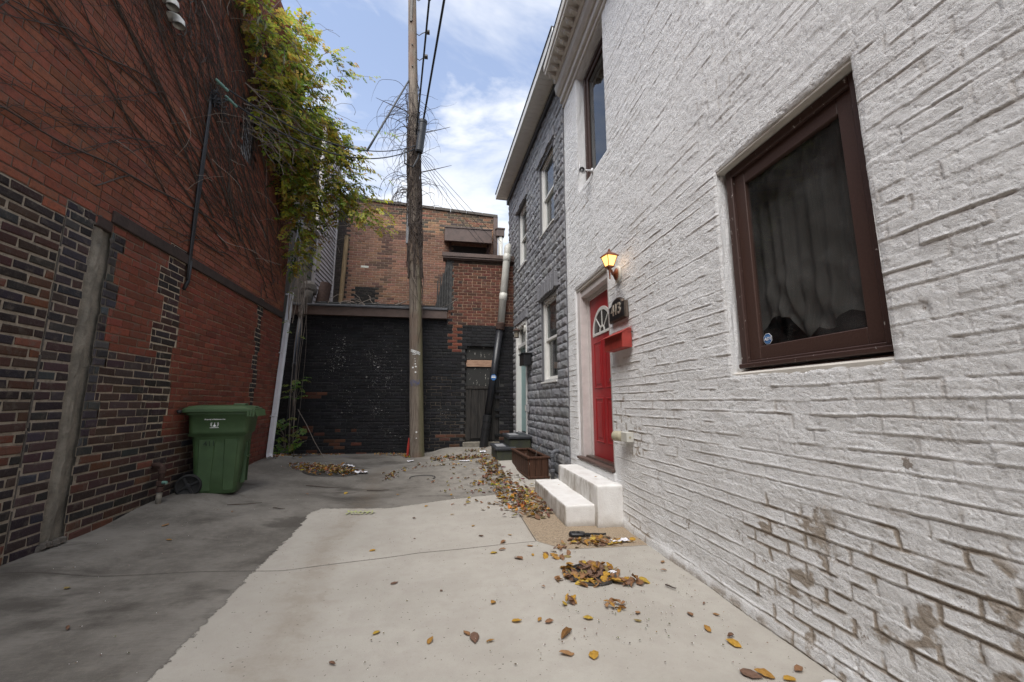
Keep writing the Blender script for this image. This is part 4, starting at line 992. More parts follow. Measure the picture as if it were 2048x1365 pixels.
# white front steps
def rough_block(mb, x0, x1, y0, y1, z0, z1, n=14, amp=.008, seed=1, e=.018):
    # box with rounded, slightly lumpy surface
    def P(u, v, w_):
        x = x0+(x1-x0)*u; y = y0+(y1-y0)*v; z = z0+(z1-z0)*w_
        d = [min(x-x0,x1-x), min(y-y0,y1-y), min(z-z0,z1-z)]
        cx_ = [(x0+x1)/2,(y0+y1)/2,(z0+z1)/2]; p = [x,y,z]
        # round edges
        lo = [x0+e,y0+e,z0+e]; hi = [x1-e,y1-e,z1-e]
        c = V([min(max(p[i],lo[i]),hi[i]) for i in range(3)]); q = V(p)-c
        if q.length > 1e-9: 
            m = max(abs(q[0]),abs(q[1]),abs(q[2])); q = q.normalized()*min(q.length, e) if sum(1 for t in q if abs(t) > 1e-9) > 1 else q
        r = c+q
        nn = float(fbm(np.array([x*9+z*5+seed]),np.array([y*9+z*7]),seed,3)[0])-.5
        o = V([(-1 if p[i]-cx_[i] < 0 else 1)*(1 if d[i] < 1e-6 else 0) for i in range(3)])
        return r+o*nn*amp*2
    for ax in range(3):
        for sd in (0,1):
            vs = []
            for i in range(n+1):
                for j in range(n+1):
                    c = [0,0,0]; c[ax] = sd; c[(ax+1)%3] = i/n; c[(ax+2)%3] = j/n
                    # concentrate samples near the edges
                    for k in ((ax+1)%3,(ax+2)%3): c[k] = .5-.5*math.cos(PI*c[k])
                    vs.append(P(*c))
            fs = []
            for i in range(n):
                for j in range(n):
                    q = (i*(n+1)+j,(i+1)*(n+1)+j,(i+1)*(n+1)+j+1,i*(n+1)+j+1); fs.append(q if sd else q[::-1])
            mb.add(vs, fs)
stp = thing('front_steps', (1.5,4.7,0), 'white painted two tread doorstep in front of the red door', 'steps')
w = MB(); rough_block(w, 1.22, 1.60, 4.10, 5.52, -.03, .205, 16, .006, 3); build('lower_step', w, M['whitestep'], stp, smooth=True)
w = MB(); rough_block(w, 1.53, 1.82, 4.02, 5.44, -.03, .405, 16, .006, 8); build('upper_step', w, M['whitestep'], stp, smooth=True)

# lantern over the number plaque
ln = thing('wall_lantern', (XW,3.86,2.6), 'lit copper coloured lantern with amber glass beside the red door', 'lantern')
LX, LY = XW-.155, 3.76
w = MB(); w.lathe([(0,0),(.055,0),(.06,.008),(.052,.02),(.035,.03),(.02,.045),(0,.05)],24,look((-1,0,0),(XW-.025,3.88,2.60)) @ Matrix.Scale(.85,4) @ Matrix.Scale(1.35,4,V((0,1,0))))
w.tube([(XW-.06,3.88,2.60),(XW-.09,3.84,2.585),(XW-.125,3.78,2.60),(LX,LY,2.615)],[.016,.013,.012,.014],10)
build('bracket', w, M['copper'], ln, smooth=True)
w = MB(); w.lathe([(0,0),(.075,0),(.08,.006),(.08,.022),(.07,.03),(0,.03)],24,look((-1,0,0),(XW-.0,3.88,2.60)) @ Matrix.Scale(.85,4) @ Matrix.Scale(1.35,4,V((0,1,0)))); build('backplate', w, M['pvc'], ln, smooth=True)
LS = Matrix.Translation((LX,LY,2.615)) @ Matrix.Scale(.80,4) @ Matrix.Translation((0,0,-2.615))
w = MB(); Q = LS @ Matrix.Rotation(rad(12),4,'Z')
def sq(h, z): return [(-h,-h,z),(h,-h,z),(h,h,z),(-h,h,z)]
def loft(mb, secs, Q, cap=True):
    vs = []
    for h, z in secs: vs += [Q @ V(p) for p in sq(h, z)]
    fs = [(k*4+i,k*4+(i+1)%4,(k+1)*4+(i+1)%4,(k+1)*4+i) for k in range(len(secs)-1) for i in range(4)]
    if cap: fs += [(3,2,1,0), tuple((len(secs)-1)*4+i for i in range(4))]
    mb.add(vs, fs)
loft(w, [(.036,2.625),(.044,2.63),(.044,2.645),(.038,2.65)], Q)
loft(w, [(.070,2.775),(.088,2.775),(.088,2.785),(.05,2.82),(.035,2.83),(.02,2.84),(.008,2.86),(.012,2.87),(.004,2.885)], Q)
for i in range(4):
    a = Q @ V(sq(.040,2.648)[i]); b = Q @ V(sq(.074,2.778)[i]); w.tube([a,b],.0045,6)
w.lathe([(.03,2.625),(.026,2.60),(.012,2.585),(.011,2.53),(.007,2.50),(.011,2.488),(.002,2.47)],12,LS)
build('lantern_frame', w, M['copper'], ln)
w = MB(); loft(w, [(.037,2.65),(.070,2.776)], Q, False); build('glass', w, M['lampglass'], ln)
w = MB(); w.lathe([(0,-.03),(.014,-.025),(.02,0),(.014,.02),(0,.028)],12,LS @ Matrix.Translation((0,0,2.72))); build('bulb', w, M['bulb'], ln, smooth=True)
ln.children[3]['label'] = 'lit amber glass'

# number plaque
pq = thing('number_plaque', (XW,3.88,2.2), 'black arched house number plaque reading 413 by the red door', 'sign')
def plq(w_, h_, b):
    pts = [(-w_,-h_),(w_,-h_),(w_,h_*.42)]
    pts += [(w_*.80,h_*.46)]
    for i in range(9):
        a = PI*i/8; pts.append((w_*.66*math.cos(a), h_*.52+h_*.50*math.sin(a)))
    pts += [(-w_*.80,h_*.46),(-w_,h_*.42)]
    return pts
Q = face_nx(XW-.005, 3.885, 2.215) @ Matrix.Scale(1.22,4)
w = MB(); w.prism(plq(.165,.10,0),0,.022,Q); w.prism(plq(.158,.094,0),.022,.030,Q); build('rim', w, M['silver'], pq)
w = MB(); w.prism(plq(.146,.083,0),.030,.033,Q); build('plate', w, M['black'], pq)
text_mesh('413', .135, Q @ Matrix.Translation((0,-.006,.036)), 'numerals', 'numeral', pq, 0, .002, .003)

# red letterbox
mbx = thing('letterbox', (XW,3.82,1.8), 'red metal letterbox with a sloping lid below the number plaque', 'letterbox')
w = MB(); ya, yb = 3.62, 4.06
w.bbox((XW-.115,ya,1.775),(XW-.012,yb,1.925),.004)
w.add([V(p) for p in [(XW-.115,ya,1.925),(XW-.012,ya,1.925),(XW-.012,ya,1.975),(XW-.115,yb,1.925),(XW-.012,yb,1.925),(XW-.012,yb,1.975)]],[(0,2,1),(3,4,5),(0,3,5,2),(0,1,4,3),(1,2,5,4)])
build('box', w, M['redmail'], mbx)
w = MB(); w.add([V(p) for p in [(XW-.15,ya-.006,1.905),(XW-.008,ya-.006,1.982),(XW-.008,yb+.01,1.982),(XW-.15,yb+.01,1.905),(XW-.15,ya-.006,1.911),(XW-.008,ya-.006,1.988),(XW-.008,yb+.01,1.988),(XW-.15,yb+.01,1.911)]],[(0,1,2,3),(7,6,5,4),(0,4,5,1),(1,5,6,2),(2,6,7,3),(3,7,4,0)])
build('lid', w, M['redmail'], mbx)
w = MB(); w.tube([(XW-.008,ya-.02,1.93),(XW-.02,ya-.006,1.93)],.006,8); build('bolt', w, M['iron'], mbx)
# outlet below the door corner
ol = thing('outdoor_outlet', (XW,3.75,.90), 'small beige outlet box with a white cover low on the white wall', 'outlet')
w = MB(); w.lathe([(.048,0),(.05,.02),(.05,.09),(.045,.10),(0,.10)],20,look((-.55,1,0),(XW-.055,3.84,.905))); build('cover', w, M['beige'], ol, smooth=True)
w = MB(); w.bbox((XW-.075,3.70,.86),(XW-.0,3.85,.95),.004); bx = build('box', w, M['pvc'], ol)
w = MB(); w.lathe([(.012,0),(.012,.003),(0,.003)],10,look((0,-1,0),(XW-.04,3.70,.905))); build('knockout', w, M['beige'], bx)
# security camera
cm = thing('security_camera', (XW,4.55,4.2), 'small white security camera under the upper window', 'camera')
w = MB(); w.lathe([(0,0),(.035,0),(.035,.012),(.012,.02),(.012,.05),(0,.05)],14,look((-1,0,0),(XW-.005,4.52,4.20))); w.tube([(XW-.05,4.52,4.20),(XW-.10,4.54,4.21)],.012,8); build('mount', w, M['cam'], cm, smooth=True)
Q = look((-.55,-.75,-.25),(XW-.12,4.56,4.22))
w = MB(); w.lathe([(0,-.05),(.03,-.05),(.034,-.04),(.034,.04),(.036,.045)],18,Q); w.tube([(XW-.15,4.60,4.20),(XW-.15,4.60,4.33)],.006,6); build('housing', w, M['cam'], cm, smooth=True)
w = MB(); w.lathe([(.034,.03),(.034,.05),(.028,.052),(.014,.046),(0,.044)],18,Q); build('lens', w, M['blackplastic'], cm)

# ================================================================= grey formstone house
GU = (math.sin(rad(-2.8)), math.cos(rad(-2.8)), 0); GN = (-math.cos(rad(-2.8)), math.sin(rad(-2.8)), 0)
GW = frame((1.785,5.75,0), GU, GN)
def GPt(a, b, z): return GW @ V((a,b,z))
gh = thing('grey_house', GPt(2,0,.1), 'grey formstone house with white windows beyond the white house', 'building')
GEND = 4.35; GH = [(.30,1.33,1.60,3.10),(.28,1.36,4.33,5.82),(2.35,3.30,4.30,5.80),(2.38,3.40,.60,3.02)]
GH = [(.45,1.34,1.60,3.12),(.48,1.36,4.36,5.85),(2.40,3.22,4.32,5.78),(2.42,3.38,.58,3.02)]
def ghole(a, z, e=0): return any(h[0]-e < a < h[1]+e and h[2]-e < z < h[3]+e for h in GH)
rr = random.Random(5); mb = MB(); z = -.02
FACE = [(.245,.245,.254),(.22,.221,.232),(.272,.272,.28),(.24,.242,.254)]
while z < 6.72:
    hgt = rr.choice([.12,.13,.14,.15,.16]); a = -.03-rr.uniform(0,.2)
    zt = min(z+hgt, 6.75)
    cuts = [h for h in GH if h[2]-.0 < (z+zt)/2 < h[3]+.0]
    while a < GEND:
        wd = rr.choice([.18,.24,.30,.36,.42]); b = a+wd
        a0, b0 = max(a,-.03), min(b, GEND); skip = False
        for h in cuts:
            if a0 >= h[0]-.001 and b0 <= h[1]+.001: skip = True
            elif a0 < h[0] < b0 and b0 <= h[1]: b0 = h[0]
            elif h[0] <= a0 < h[1] < b0: a0 = h[1]
            elif a0 < h[0] and b0 > h[1]: b0 = h[0]; b = h[1]
        a = b
        if skip or b0-a0 < .02: continue
        N, K = 8, 5; jw = .006; c = cj(rr, rr.choice(FACE), .14, .02); dep = rr.uniform(.013,.028); kx = rr.uniform(.25,.75); kz = rr.uniform(.35,.7); tilt = rr.uniform(-.5,.5)
        smooth_b = any(abs(a0-h[1]) < .002 or abs(b0-h[0]) < .002 for h in cuts) and (b0-a0) > .0
        vs = []; s_ = rr.random()*50
        for i in range(N+1):
            for k in range(K+1):
                u = i/N; v = k/K
                if i in (0,N) or k in (0,K): bb = 0.
                else:
                    uu = (u-.5)*2; vv = (v-.5)*2
                    ridge = kz+tilt*(u-kx)
                    t = v/ridge if v < ridge else (1-v)/(1-ridge)
                    bb = dep*(.45+.55*min(1,max(0,t)))*min(1,(1-abs(uu))*4)+(float(vn(u*5+s_,v*4+s_,3))-.5)*.016
                    bb = max(.008, bb)
                    if smooth_b: bb = bb*.4+.008
                vs.append(GW @ V((a0+jw/2+(b0-a0-jw)*u, bb, z+jw/2+(zt-z-jw)*v)))
        mb.add(vs, [(i*(K+1)+k,i*(K+1)+k+1,(i+1)*(K+1)+k+1,(i+1)*(K+1)+k) for i in range(N) for k in range(K)], [(*c,1)]*len(vs))
    z = zt
build('wall', mb, M['form'], gh)
mb = MB(); mb.col = (.11,.11,.12,1)
def gslab(mb, b0, b1, aa, ab, za, zb, holes):
    as_ = sorted({aa,ab,*[h[0] for h in holes],*[h[1] for h in holes]}); zs = sorted({za,zb,*[h[2] for h in holes],*[h[3] for h in holes]})
    for i in range(len(as_)-1):
        for j in range(len(zs)-1):
            if any(h[0] < (as_[i]+as_[i+1])/2 < h[1] and h[2] < (zs[j]+zs[j+1])/2 < h[3] for h in holes): continue
            mb.box((as_[i],b0,zs[j]),(as_[i+1],b1,zs[j+1]), GW)
gslab(mb, -.18, .002, -.03, GEND, -.2, 6.75, GH)
mb.box((GEND-.02,-4,-.2),(GEND,-.18,6.75),GW); mb.box((.0,-4,-.2),(.04,-.18,6.75),GW)
build('backing_wall', mb, M['form'], gh)
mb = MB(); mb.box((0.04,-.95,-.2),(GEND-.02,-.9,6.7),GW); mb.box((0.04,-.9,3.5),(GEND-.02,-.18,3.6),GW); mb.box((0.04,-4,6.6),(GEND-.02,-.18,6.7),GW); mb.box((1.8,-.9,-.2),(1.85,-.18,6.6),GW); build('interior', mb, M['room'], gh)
# head stones over the openings
for (a0,a1,z0,z1), fan in zip(GH, (True,False,False,False)):
    w = MB(); w.col = (.20,.20,.215,1); n = 12 if fan else 5
    for k in range(n):
        aa = a0-.12+(a1-a0+.24)*k/n; ab = a0-.12+(a1-a0+.24)*(k+1)/n; hh = .26 if fan else .19
        Q = GW; w.bbox((aa+.002,.0,z1+.003*(k%2)),(ab-.002,.055+rr.uniform(-.012,.018),z1+hh+rr.uniform(-.01,.02)),.01,Q)
    build('lintel', w, M['form'], gh)
def gwin(a0, a1, z0, z1):
    b = -.10; f = MB(); fw = .07
    f.bbox((a0,b-.04,z0),(a0+fw,b+.06,z1),.004,GW); f.bbox((a1-fw,b-.04,z0),(a1,b+.06,z1),.004,GW); f.bbox((a0+fw,b-.04,z1-fw),(a1-fw,b+.059,z1),.004,GW); f.bbox((a0+fw,b-.04,z0),(a1-fw,b+.059,z0+.05),.004,GW)
    f.bbox((a0-.0,b-.06,z0-.03),(a1,b+.13,z0+.0),.004,GW)
    fo = build('window', f, M['winwhite'], gh)
    zm = (z0+z1)/2
    for (za, zb, off) in ((zm-.02,z1-fw,0.0),(z0+.05,zm+.02,-.03)):
        s = MB(); c0, c1 = a0+fw, a1-fw; sb = b+.015+off
        s.bbox((c0,sb-.02,za),(c0+.045,sb+.02,zb),.003,GW); s.bbox((c1-.045,sb-.02,za),(c1,sb+.02,zb),.003,GW); s.bbox((c0+.045,sb-.02,zb-.045),(c1-.045,sb+.019,zb),.003,GW); s.bbox((c0+.045,sb-.02,za),(c1-.045,sb+.019,za+.045),.003,GW)
        so = build('sash', s, M['winwhite'], fo)
        p = MB(); p.add([GPt(c0+.045,sb,za+.04),GPt(c1-.045,sb,za+.04),GPt(c1-.045,sb,zb-.04),GPt(c0+.045,sb,zb-.04)],[(0,3,2,1)]); build('pane', p, M['greyglass'], so)
    p = MB(); p.box((a0+fw,b-.16,z0+.05),(a1-fw,b-.155,z1-fw),GW); build('blind', p, mat_simple('window_blind',(.42,.44,.42),.8,bump=.1) if z0 > 4 or z0 < 2 else M['room'], fo)
for h in GH[:3]: gwin(*h)
# its door
a0,a1,z0,z1 = GH[3]
w = MB(); w.bbox((a0,-.14,z0),(a0+.08,.02,z1),.004,GW); w.bbox((a1-.08,-.14,z0),(a1,.035,z1),.004,GW); w.bbox((a0+.08,-.14,z1-.09),(a1-.08,.019,z1),.004,GW); w.bbox((a0+.08,-.14,z1-.55),(a1-.08,.0,z1-.47),.004,GW)
build('door_frame', w, M['winwhite'], gh)
w = MB(); w.bbox((a0+.08,-.12,z0+.03),(a1-.08,-.08,z1-.55),.004,GW); dd = build('door', w, M['teal'], gh)
w = MB(); w.lathe([(0,0),(.03,0),(.03,.02),(.02,.05),(0,.055)],12,look(GN,GPt(a0+.16,-.08,1.55))); w.bbox((a0+.13,-.08,1.40),(a0+.19,-.05,1.65),.004,GW); build('handle', w, M['silver'], dd)
w = MB(); w.box((a0+.08,-.10,z1-.47),(a1-.08,-.09,z1-.09),GW); build('transom', w, M['greyglass'], gh)
# eave
w = MB(); w.bbox((-.6,.0,6.60),(GEND+.05,.06,6.74),.006,GW); build('frieze', w, M['slate'], gh)
w = MB(); w.bbox((-.6,.0,6.74),(GEND+.05,.05,6.80),.006,GW)
n = 40
w.bbox((-.6,.05,6.80),(GEND+.12,.33,6.815),.003,GW)
for k in range(n+6): a = -.6+k*.12; 
for k in range(42): w.bbox((-.6+k*.12,.052,6.794),(-.6+k*.12+.108,.328,6.801),.002,GW)
w.bbox((-.6,.33,6.785),(GEND+.14,.35,6.94),.004,GW); w.bbox((GEND+.12,.0,6.785),(GEND+.14,.33,6.94),.004,GW)
ev = build('eave', w, M['winwhite'], gh)
w = MB(); w.box((-.6,-4,6.94),(GEND+.16,.365,6.96),GW); w.box((-.45,-.2,6.96),(-.3,.2,7.35),GW); build('roof', w, M['slate'], gh)
# black letterbox and lantern by the grey door
bl = thing('black_letterbox', GPt(2.3,.1,2.1), 'black letterbox on the grey formstone beside the pale teal door', 'letterbox')
w = MB(); w.bbox((1.98,.03,1.98),(2.34,.19,2.20),.006,GW); build('box', w, M['black'], bl)
w = MB(); w.bbox((1.96,.02,2.20),(2.36,.21,2.225),.005,GW); build('lid', w, M['black'], bl)
w = MB(); w.bbox((2.34,.04,2.02),(2.50,.05,2.18),.003,GW); build('flag_plate', w, M['black'], bl)
gl = thing('grey_house_lantern', GPt(2.5,.1,2.7), 'small unlit rusty lantern above the grey steps', 'lantern')
c = GPt(2.62,.19,2.72)
w = MB(); w.lathe([(0,.12),(.02,.115),(.025,.10),(.085,.06),(.085,.045),(.0,.045)],16,Matrix.Translation(c)); w.lathe([(0,-.10),(.055,-.10),(.055,-.09),(0,-.09)],14,Matrix.Translation(c)); w.tube([c+V((0,0,.12)),c+V((-.02,-.03,.17)),c+V((.05,-.04,.19)),GPt(2.50,.04,2.84)],.006,6)
for k in range(6): a = k*PI/3; w.tube([c+V((.05*math.cos(a),.05*math.sin(a),-.09)),c+V((.05*math.cos(a),.05*math.sin(a),.05))],.004,4)
build('lantern_frame', w, M['rust'], gl)
w = MB(); w.lathe([(.044,-.09),(.047,.045)],14,Matrix.Translation(c)); build('glass', w, M['lampoff'], gl)
w = MB(); w.lathe([(0,0),(.06,0),(.055,.02),(0,.025)],14,look(GN,GPt(2.50,.03,2.80)) @ Matrix.Scale(1.4,4,V((0,1,0)))); build('backplate', w, M['pvc'], gl)
ob2 = thing('socket_box', GPt(2.25,.05,1.0), 'small grey socket box low beside the teal door', 'outlet')
w = MB(); w.bbox((2.18,.03,1.05),(2.27,.09,1.20),.004,GW); build('box', w, M['pvcold'], ob2)
w = MB(); w.bbox((2.19,.09,1.07),(2.26,.10,1.18),.002,GW); build('cover', w, M['pvc'], ob2)
# dark steps to that door
gs = thing('grey_steps', (1.25,8.4,.2), 'dark painted stone steps in the corner below the teal door', 'steps')
for nm, (x0,x1,y0,y1,z0,z1) in (('lower_step',(.93,1.32,7.62,8.55,.10,.40)),('upper_step',(1.20,1.64,7.72,8.62,.10,.60))):
    w = MB(); w.bbox((x0+.03,y0+.03,z0),(x1,y1-.03,z1-.06),.012); so = build(nm, w, M['mossy'], gs)
    w = MB(); w.bbox((x0,y0,z1-.058),(x1+.02,y1,z1),.012); build('tread', w, M['slate'], so)
    w = MB(); w.box((x0+.06,y0+.22,z1),(x0+.24,y1-.22,z1+.003)); build('grip_strip', w, M['pvcold'], so)
# planter
pl = thing('wooden_planter', (1.42,6.85,.1), 'long empty stained wooden planter box beside the grey house', 'planter')
PQ = Matrix.Translation((1.415,6.86,.075)) @ Matrix.Rotation(rad(2.8),4,'Z'); hx, hy, hz = .155, .60, .30
w = MB()
for sx in (-1,1):
    for k in range(8): y0 = -hy+k*(2*hy/8); w.bbox((sx*hx-.011,y0+.002,.03),(sx*hx+.011,y0+2*hy/8-.002,hz),.003,PQ)
for sy in (-1,1):
    for k in range(3): x0 = -hx+.012+k*((2*hx-.024)/3); w.bbox((x0+.002,sy*hy-.011,.03),(x0+(2*hx-.024)/3-.002,sy*hy+.011,hz),.003,PQ)
w.box((-hx+.01,-hy+.01,.04),(hx-.01,hy-.01,.055),PQ)
build('box', w, M['planter'], pl)
w = MB(); e = .028
for sx in (-1,1): w.bbox((sx*hx-e,-hy-e,hz),(sx*hx+e,hy+e,hz+.03),.005,PQ)
for sy in (-1,1): w.bbox((-hx+e,sy*hy-e,hz+.0005),(hx-e,sy*hy+e,hz+.0295),.005,PQ)
build('rim', w, M['planter'], pl)
w = MB()
for sx in (-1,1): w.bbox((sx*hx-.02,-hy-.02,0),(sx*hx+.02,hy+.02,.035),.004,PQ)
for sy in (-1,1): w.bbox((-hx+.02,sy*hy-.02,0.001),(hx-.02,sy*hy+.02,.034),.004,PQ)
build('plinth', w, M['planter'], pl)
w = MB(); w.tube([PQ@V((0,-.35,.06)),PQ@V((.01,-.36,.25)),PQ@V((.04,-.38,.40)),PQ@V((.10,-.45,.5))],.0035,5); w.tube([PQ@V((-.02,.1,.06)),PQ@V((-.02,.12,.3))],.004,5); build('dead_stalk', w, M['vinepale'], pl)
# grey gas pipe
gp = thing('grey_gas_pipe', (1.66,6.3,.05), 'grey painted gas pipe with couplings rising beside the planter', 'pipe')
px_, py_ = 1.655, 6.20
w = MB(); w.tube([(px_,py_,.02),(px_,py_,.44),(px_+.012,py_,.475),(px_+.05,py_+.0,.49),(px_+.14,py_+.01,.49)],[.027,.027,.032,.032,.03],14); build('pipe', w, M['greypipe'], gp, smooth=True)
w = MB()
for z_, r_ in ((.20,.042),(.30,.046),(.42,.038)): w.lathe([(r_*.85,-.022),(r_,-.016),(r_,.016),(r_*.85,.022)],10,Matrix.Translation((px_,py_,z_)))
build('coupling', w, M['greypipe'], gp)
# ================================================================= wheelie bin
bn = thing('wheelie_bin', (-2.55,5.5,.2), 'green wheeled refuse bin marked 411 standing against the brick wall', 'bin')
BQ = Matrix.Translation((-2.66,5.44,.20)) @ Matrix.Rotation(rad(14),4,'Z') @ Matrix.Scale(.935,4)   # local +x = front, y = width
def rrect(hx0, hx1, hy, r, z, n=5, skew=0):
    pts = []
    for cx, cy, a0 in ((hx1-r,hy-r,0),(hx0+r,hy-r,PI/2),(hx0+r,-hy+r,PI),(hx1-r,-hy+r,1.5*PI)):
        for k in range(n+1):
            a = a0+PI/2*k/n; pts.append((cx+r*math.cos(a), cy+r*math.sin(a), z))
    return pts
def loftp(mb, rings, Q, cap=True):
    n = len(rings[0]); vs = [Q @ V(p) for r in rings for p in r]
    fs = [(k*n+i,k*n+(i+1)%n,(k+1)*n+(i+1)%n,(k+1)*n+i) for k in range(len(rings)-1) for i in range(n)]
    if cap: fs += [tuple(range(n))[::-1], tuple((len(rings)-1)*n+i for i in range(n))]
    mb.add(vs, fs)
w = MB()
rings = []
for z, x0, x1, hy, r in ((0,-.16,.235,.215,.06),(.02,-.18,.245,.225,.065),(.25,-.215,.262,.245,.07),(.60,-.25,.285,.262,.07),(.70,-.265,.292,.268,.07),(.725,-.29,.315,.285,.06),(.76,-.295,.32,.29,.06),(.95,-.31,.335,.302,.055),(.96,-.335,.355,.315,.05),(1.0,-.335,.358,.317,.05)):
    rings.append(rrect(x0,x1,hy,r,z))
loftp(w, rings, BQ)
body = build('body', w, M['bin'], bn)
for p in body.data.polygons: p.use_smooth = True
w = MB()      # recessed panels / ribs of the body
for (x0,x1) in ((-.16,-.02),(.10,.22)):
    w.add([BQ @ V(p) for p in [(x0,-.225,.05),(x1,-.225,.05),(x1+.01,-.268,.66),(x0-.02,-.268,.66),(x0+.01,-.238,.05),(x1-.01,-.238,.05),(x1-.0,-.281,.66),(x0-.01,-.281,.66)]],[(0,1,2,3),(4,5,6,7),(0,4,7,3),(1,5,6,2),(3,2,6,7)])
w.add([BQ @ V(p) for p in [(-.30,-.292,.73),(.315,-.292,.73),(.28,-.268,.695),(-.26,-.268,.695)]],[(0,1,2,3)])
build('side_panel', w, M['bin'], body)
w = MB()   # grab bar recess on the front
w.box((.250,-.09,.10),(.305,-.075,.62),BQ); w.box((.250,.075,.10),(.305,.09,.62),BQ)
w.tube([BQ@V((.30,-.10,.42)),BQ@V((.315,0,.42)),BQ@V((.30,.10,.42))],.012,8)
build('lift_bar', w, M['bin'], body)
w = MB()
loftp(w, [rrect(-.37,.37,.325,.05,.985),rrect(-.375,.385,.335,.055,1.0),rrect(-.375,.385,.335,.055,1.03),rrect(-.36,.36,.32,.06,1.04),rrect(-.33,.31,.29,.08,1.065),rrect(-.25,.20,.20,.09,1.08)], BQ)
w.bbox((.10,-.09,1.07),(.24,.09,1.10),.01,BQ); w.bbox((.30,-.06,1.045),(.37,.06,1.065),.008,BQ)
lid = build('lid', w, M['bin'], bn)
for p in lid.data.polygons: p.use_smooth = False
w = MB()
for k in range(17):
    y = -.33+k*.0405; w.add([BQ @ V(p) for p in [(.383,y,1.02),(.383,y+.034,1.02),(.405,y+.032,.935+.012*(k%2)),(.405,y+.002,.935+.012*(k%2)),(.395,y+.017,1.02),(.415,y+.017,.93+.012*(k%2))]],[(0,4,5,3),(4,1,2,5),(3,5,2)])
for k in range(3):
    x = .30+k*.03; w.bbox((x,-.345,.935),(x+.026,-.333,1.02),.004,BQ)
build('lid_skirt', w, M['bin'], lid)
w = MB(); w.tube([BQ@V((-.36,-.30,1.0)),BQ@V((-.42,-.30,1.01)),BQ@V((-.42,.30,1.01)),BQ@V((-.36,.30,1.0))],.017,10); w.tube([BQ@V((-.37,-.335,1.0)),BQ@V((-.40,-.335,1.0))],.02,10); build('handle', w, M['blackplastic'], bn, smooth=True)
for sy in (-1,1):
    c = BQ @ V((-.235,sy*.235,.125)); ax = (BQ.to_3x3() @ V((0,sy,0)))
    w = MB(); w.lathe([(.06,-.03),(.112,-.03),(.125,-.022),(.128,0),(.125,.022),(.112,.03),(.105,.03),(.10,.018),(.02,.012)],30,look(ax,c),cap=True); wl = build('wheel', w, M['rubber'], bn, smooth=True)
    w = MB(); Q = look(ax,c); w.lathe([(0,.012),(.026,.012),(.026,.034),(0,.036)],14,Q)
    for k in range(4): w.bbox((.02,-.012,.008),(.102,.012,.026),.003,Q @ Matrix.Rotation(k*PI/2+.5,4,'Z'))
    build('hub', w, M['blackplastic'], wl)
w = MB(); w.tube([BQ@V((-.235,-.2,.125)),BQ@V((-.235,.2,.125))],.012,8); build('axle', w, M['iron'], bn)
# printing on the side: local x to the right, z up, on the plane y = -.3
def bin_face(x, z, off=.0):
    d = BQ @ V((x, -.2965-.0006-off, z)); ux = BQ.to_3x3() @ V((1,0,0)); nn = BQ.to_3x3() @ V((0,-1,.062)); nn.normalize(); uz = nn.cross(ux)
    return Matrix(((ux.x,uz.x,nn.x,d.x),(ux.y,uz.y,nn.y,d.y),(ux.z,uz.z,nn.z,d.z),(0,0,0,1)))
text_mesh('Property of Baltimore City', .0195, bin_face(-.03,.905,.0035), 'owner_text', 'whiteprint', body, 0, .0003)
Q = bin_face(-.03,.847,.001)
w = MB()
for r0, r1 in ((.040,.0425),(.030,.0315)):
    vs = []; n = 40
    for i in range(n): a = 2*PI*i/n; vs += [(r0*math.cos(a),r0*math.sin(a),0),(r1*math.cos(a),r1*math.sin(a),0)]
    w.add([Q@V(p) for p in vs],[(2*i,2*i+1,(2*i+3)%(2*n),(2*i+2)%(2*n)) for i in range(n)])
for k in range(22):
    a = PI*(-.15+1.3*k/21); c_, s_ = math.cos(a), math.sin(a); w.add([Q@V(p) for p in [(c_*.033-s_*.002,s_*.033+c_*.002,0),(c_*.038-s_*.002,s_*.038+c_*.002,0),(c_*.038+s_*.002,s_*.038-c_*.002,0),(c_*.033+s_*.002,s_*.033-c_*.002,0)]],[(0,1,2,3)])
w.add([Q@V(p) for p in [(-.0015,.027,0),(.0015,.027,0),(.003,.004,0),(.006,-.008,0),(.017,-.021,0),(.010,-.022,0),(.012,-.030,0),(-.012,-.030,0),(-.010,-.022,0),(-.017,-.021,0),(-.006,-.008,0),(-.003,.004,0)]],[tuple(range(12))])
w.add([Q@V(p) for p in [(-.046,-.045,0),(.046,-.045,0),(.046,-.040,0),(-.046,-.040,0)]],[(0,1,2,3)])
build('emblem', w, M['whiteprint'], body)
def bin_low(x, z, off=0):
    f = (z-.6)/(.7-.6); y = -.262-.006*f
    d = BQ @ V((x, y-.004-off, z)); ux = BQ.to_3x3() @ V((1,0,0)); nn = (BQ.to_3x3() @ V((0,-1,-.05))).normalized(); uz = nn.cross(ux)
    return Matrix(((ux.x,uz.x,nn.x,d.x),(ux.y,uz.y,nn.y,d.y),(ux.z,uz.z,nn.z,d.z),(0,0,0,1)))
text_mesh('411', .085, bin_low(-.06,.612,.022) , 'number', 'darkprint', body, -.1, .0005)

# ================================================================= utility pole
pt_ = thing('utility_pole', (-.58,8.9,.1), 'weathered wooden utility pole standing before the black brick wall', 'pole')
def pc(z): return V((-.575-.0465*(z-.1), 8.9+.002*z, z))
def pr(z): return .151-.0046*z
w = MB(); N = 40; zs = np.linspace(.02, 12.6, 150); vs = []
for z in zs:
    for j in range(N):
        a = 2*PI*j/N; rr_ = pr(z)*(1+.05*(float(vn(j*.55, z*.35, 3))-.5)+.035*(float(vn(j*1.3, z*.9, 4))-.5)+(.05*max(0,.35-z)/.35))
        vs.append(pc(z)+V((rr_*math.cos(a), rr_*math.sin(a), 0)))
w.add(vs, [(i*N+j,i*N+(j+1)%N,(i+1)*N+(j+1)%N,(i+1)*N+j) for i in range(len(zs)-1) for j in range(N)])
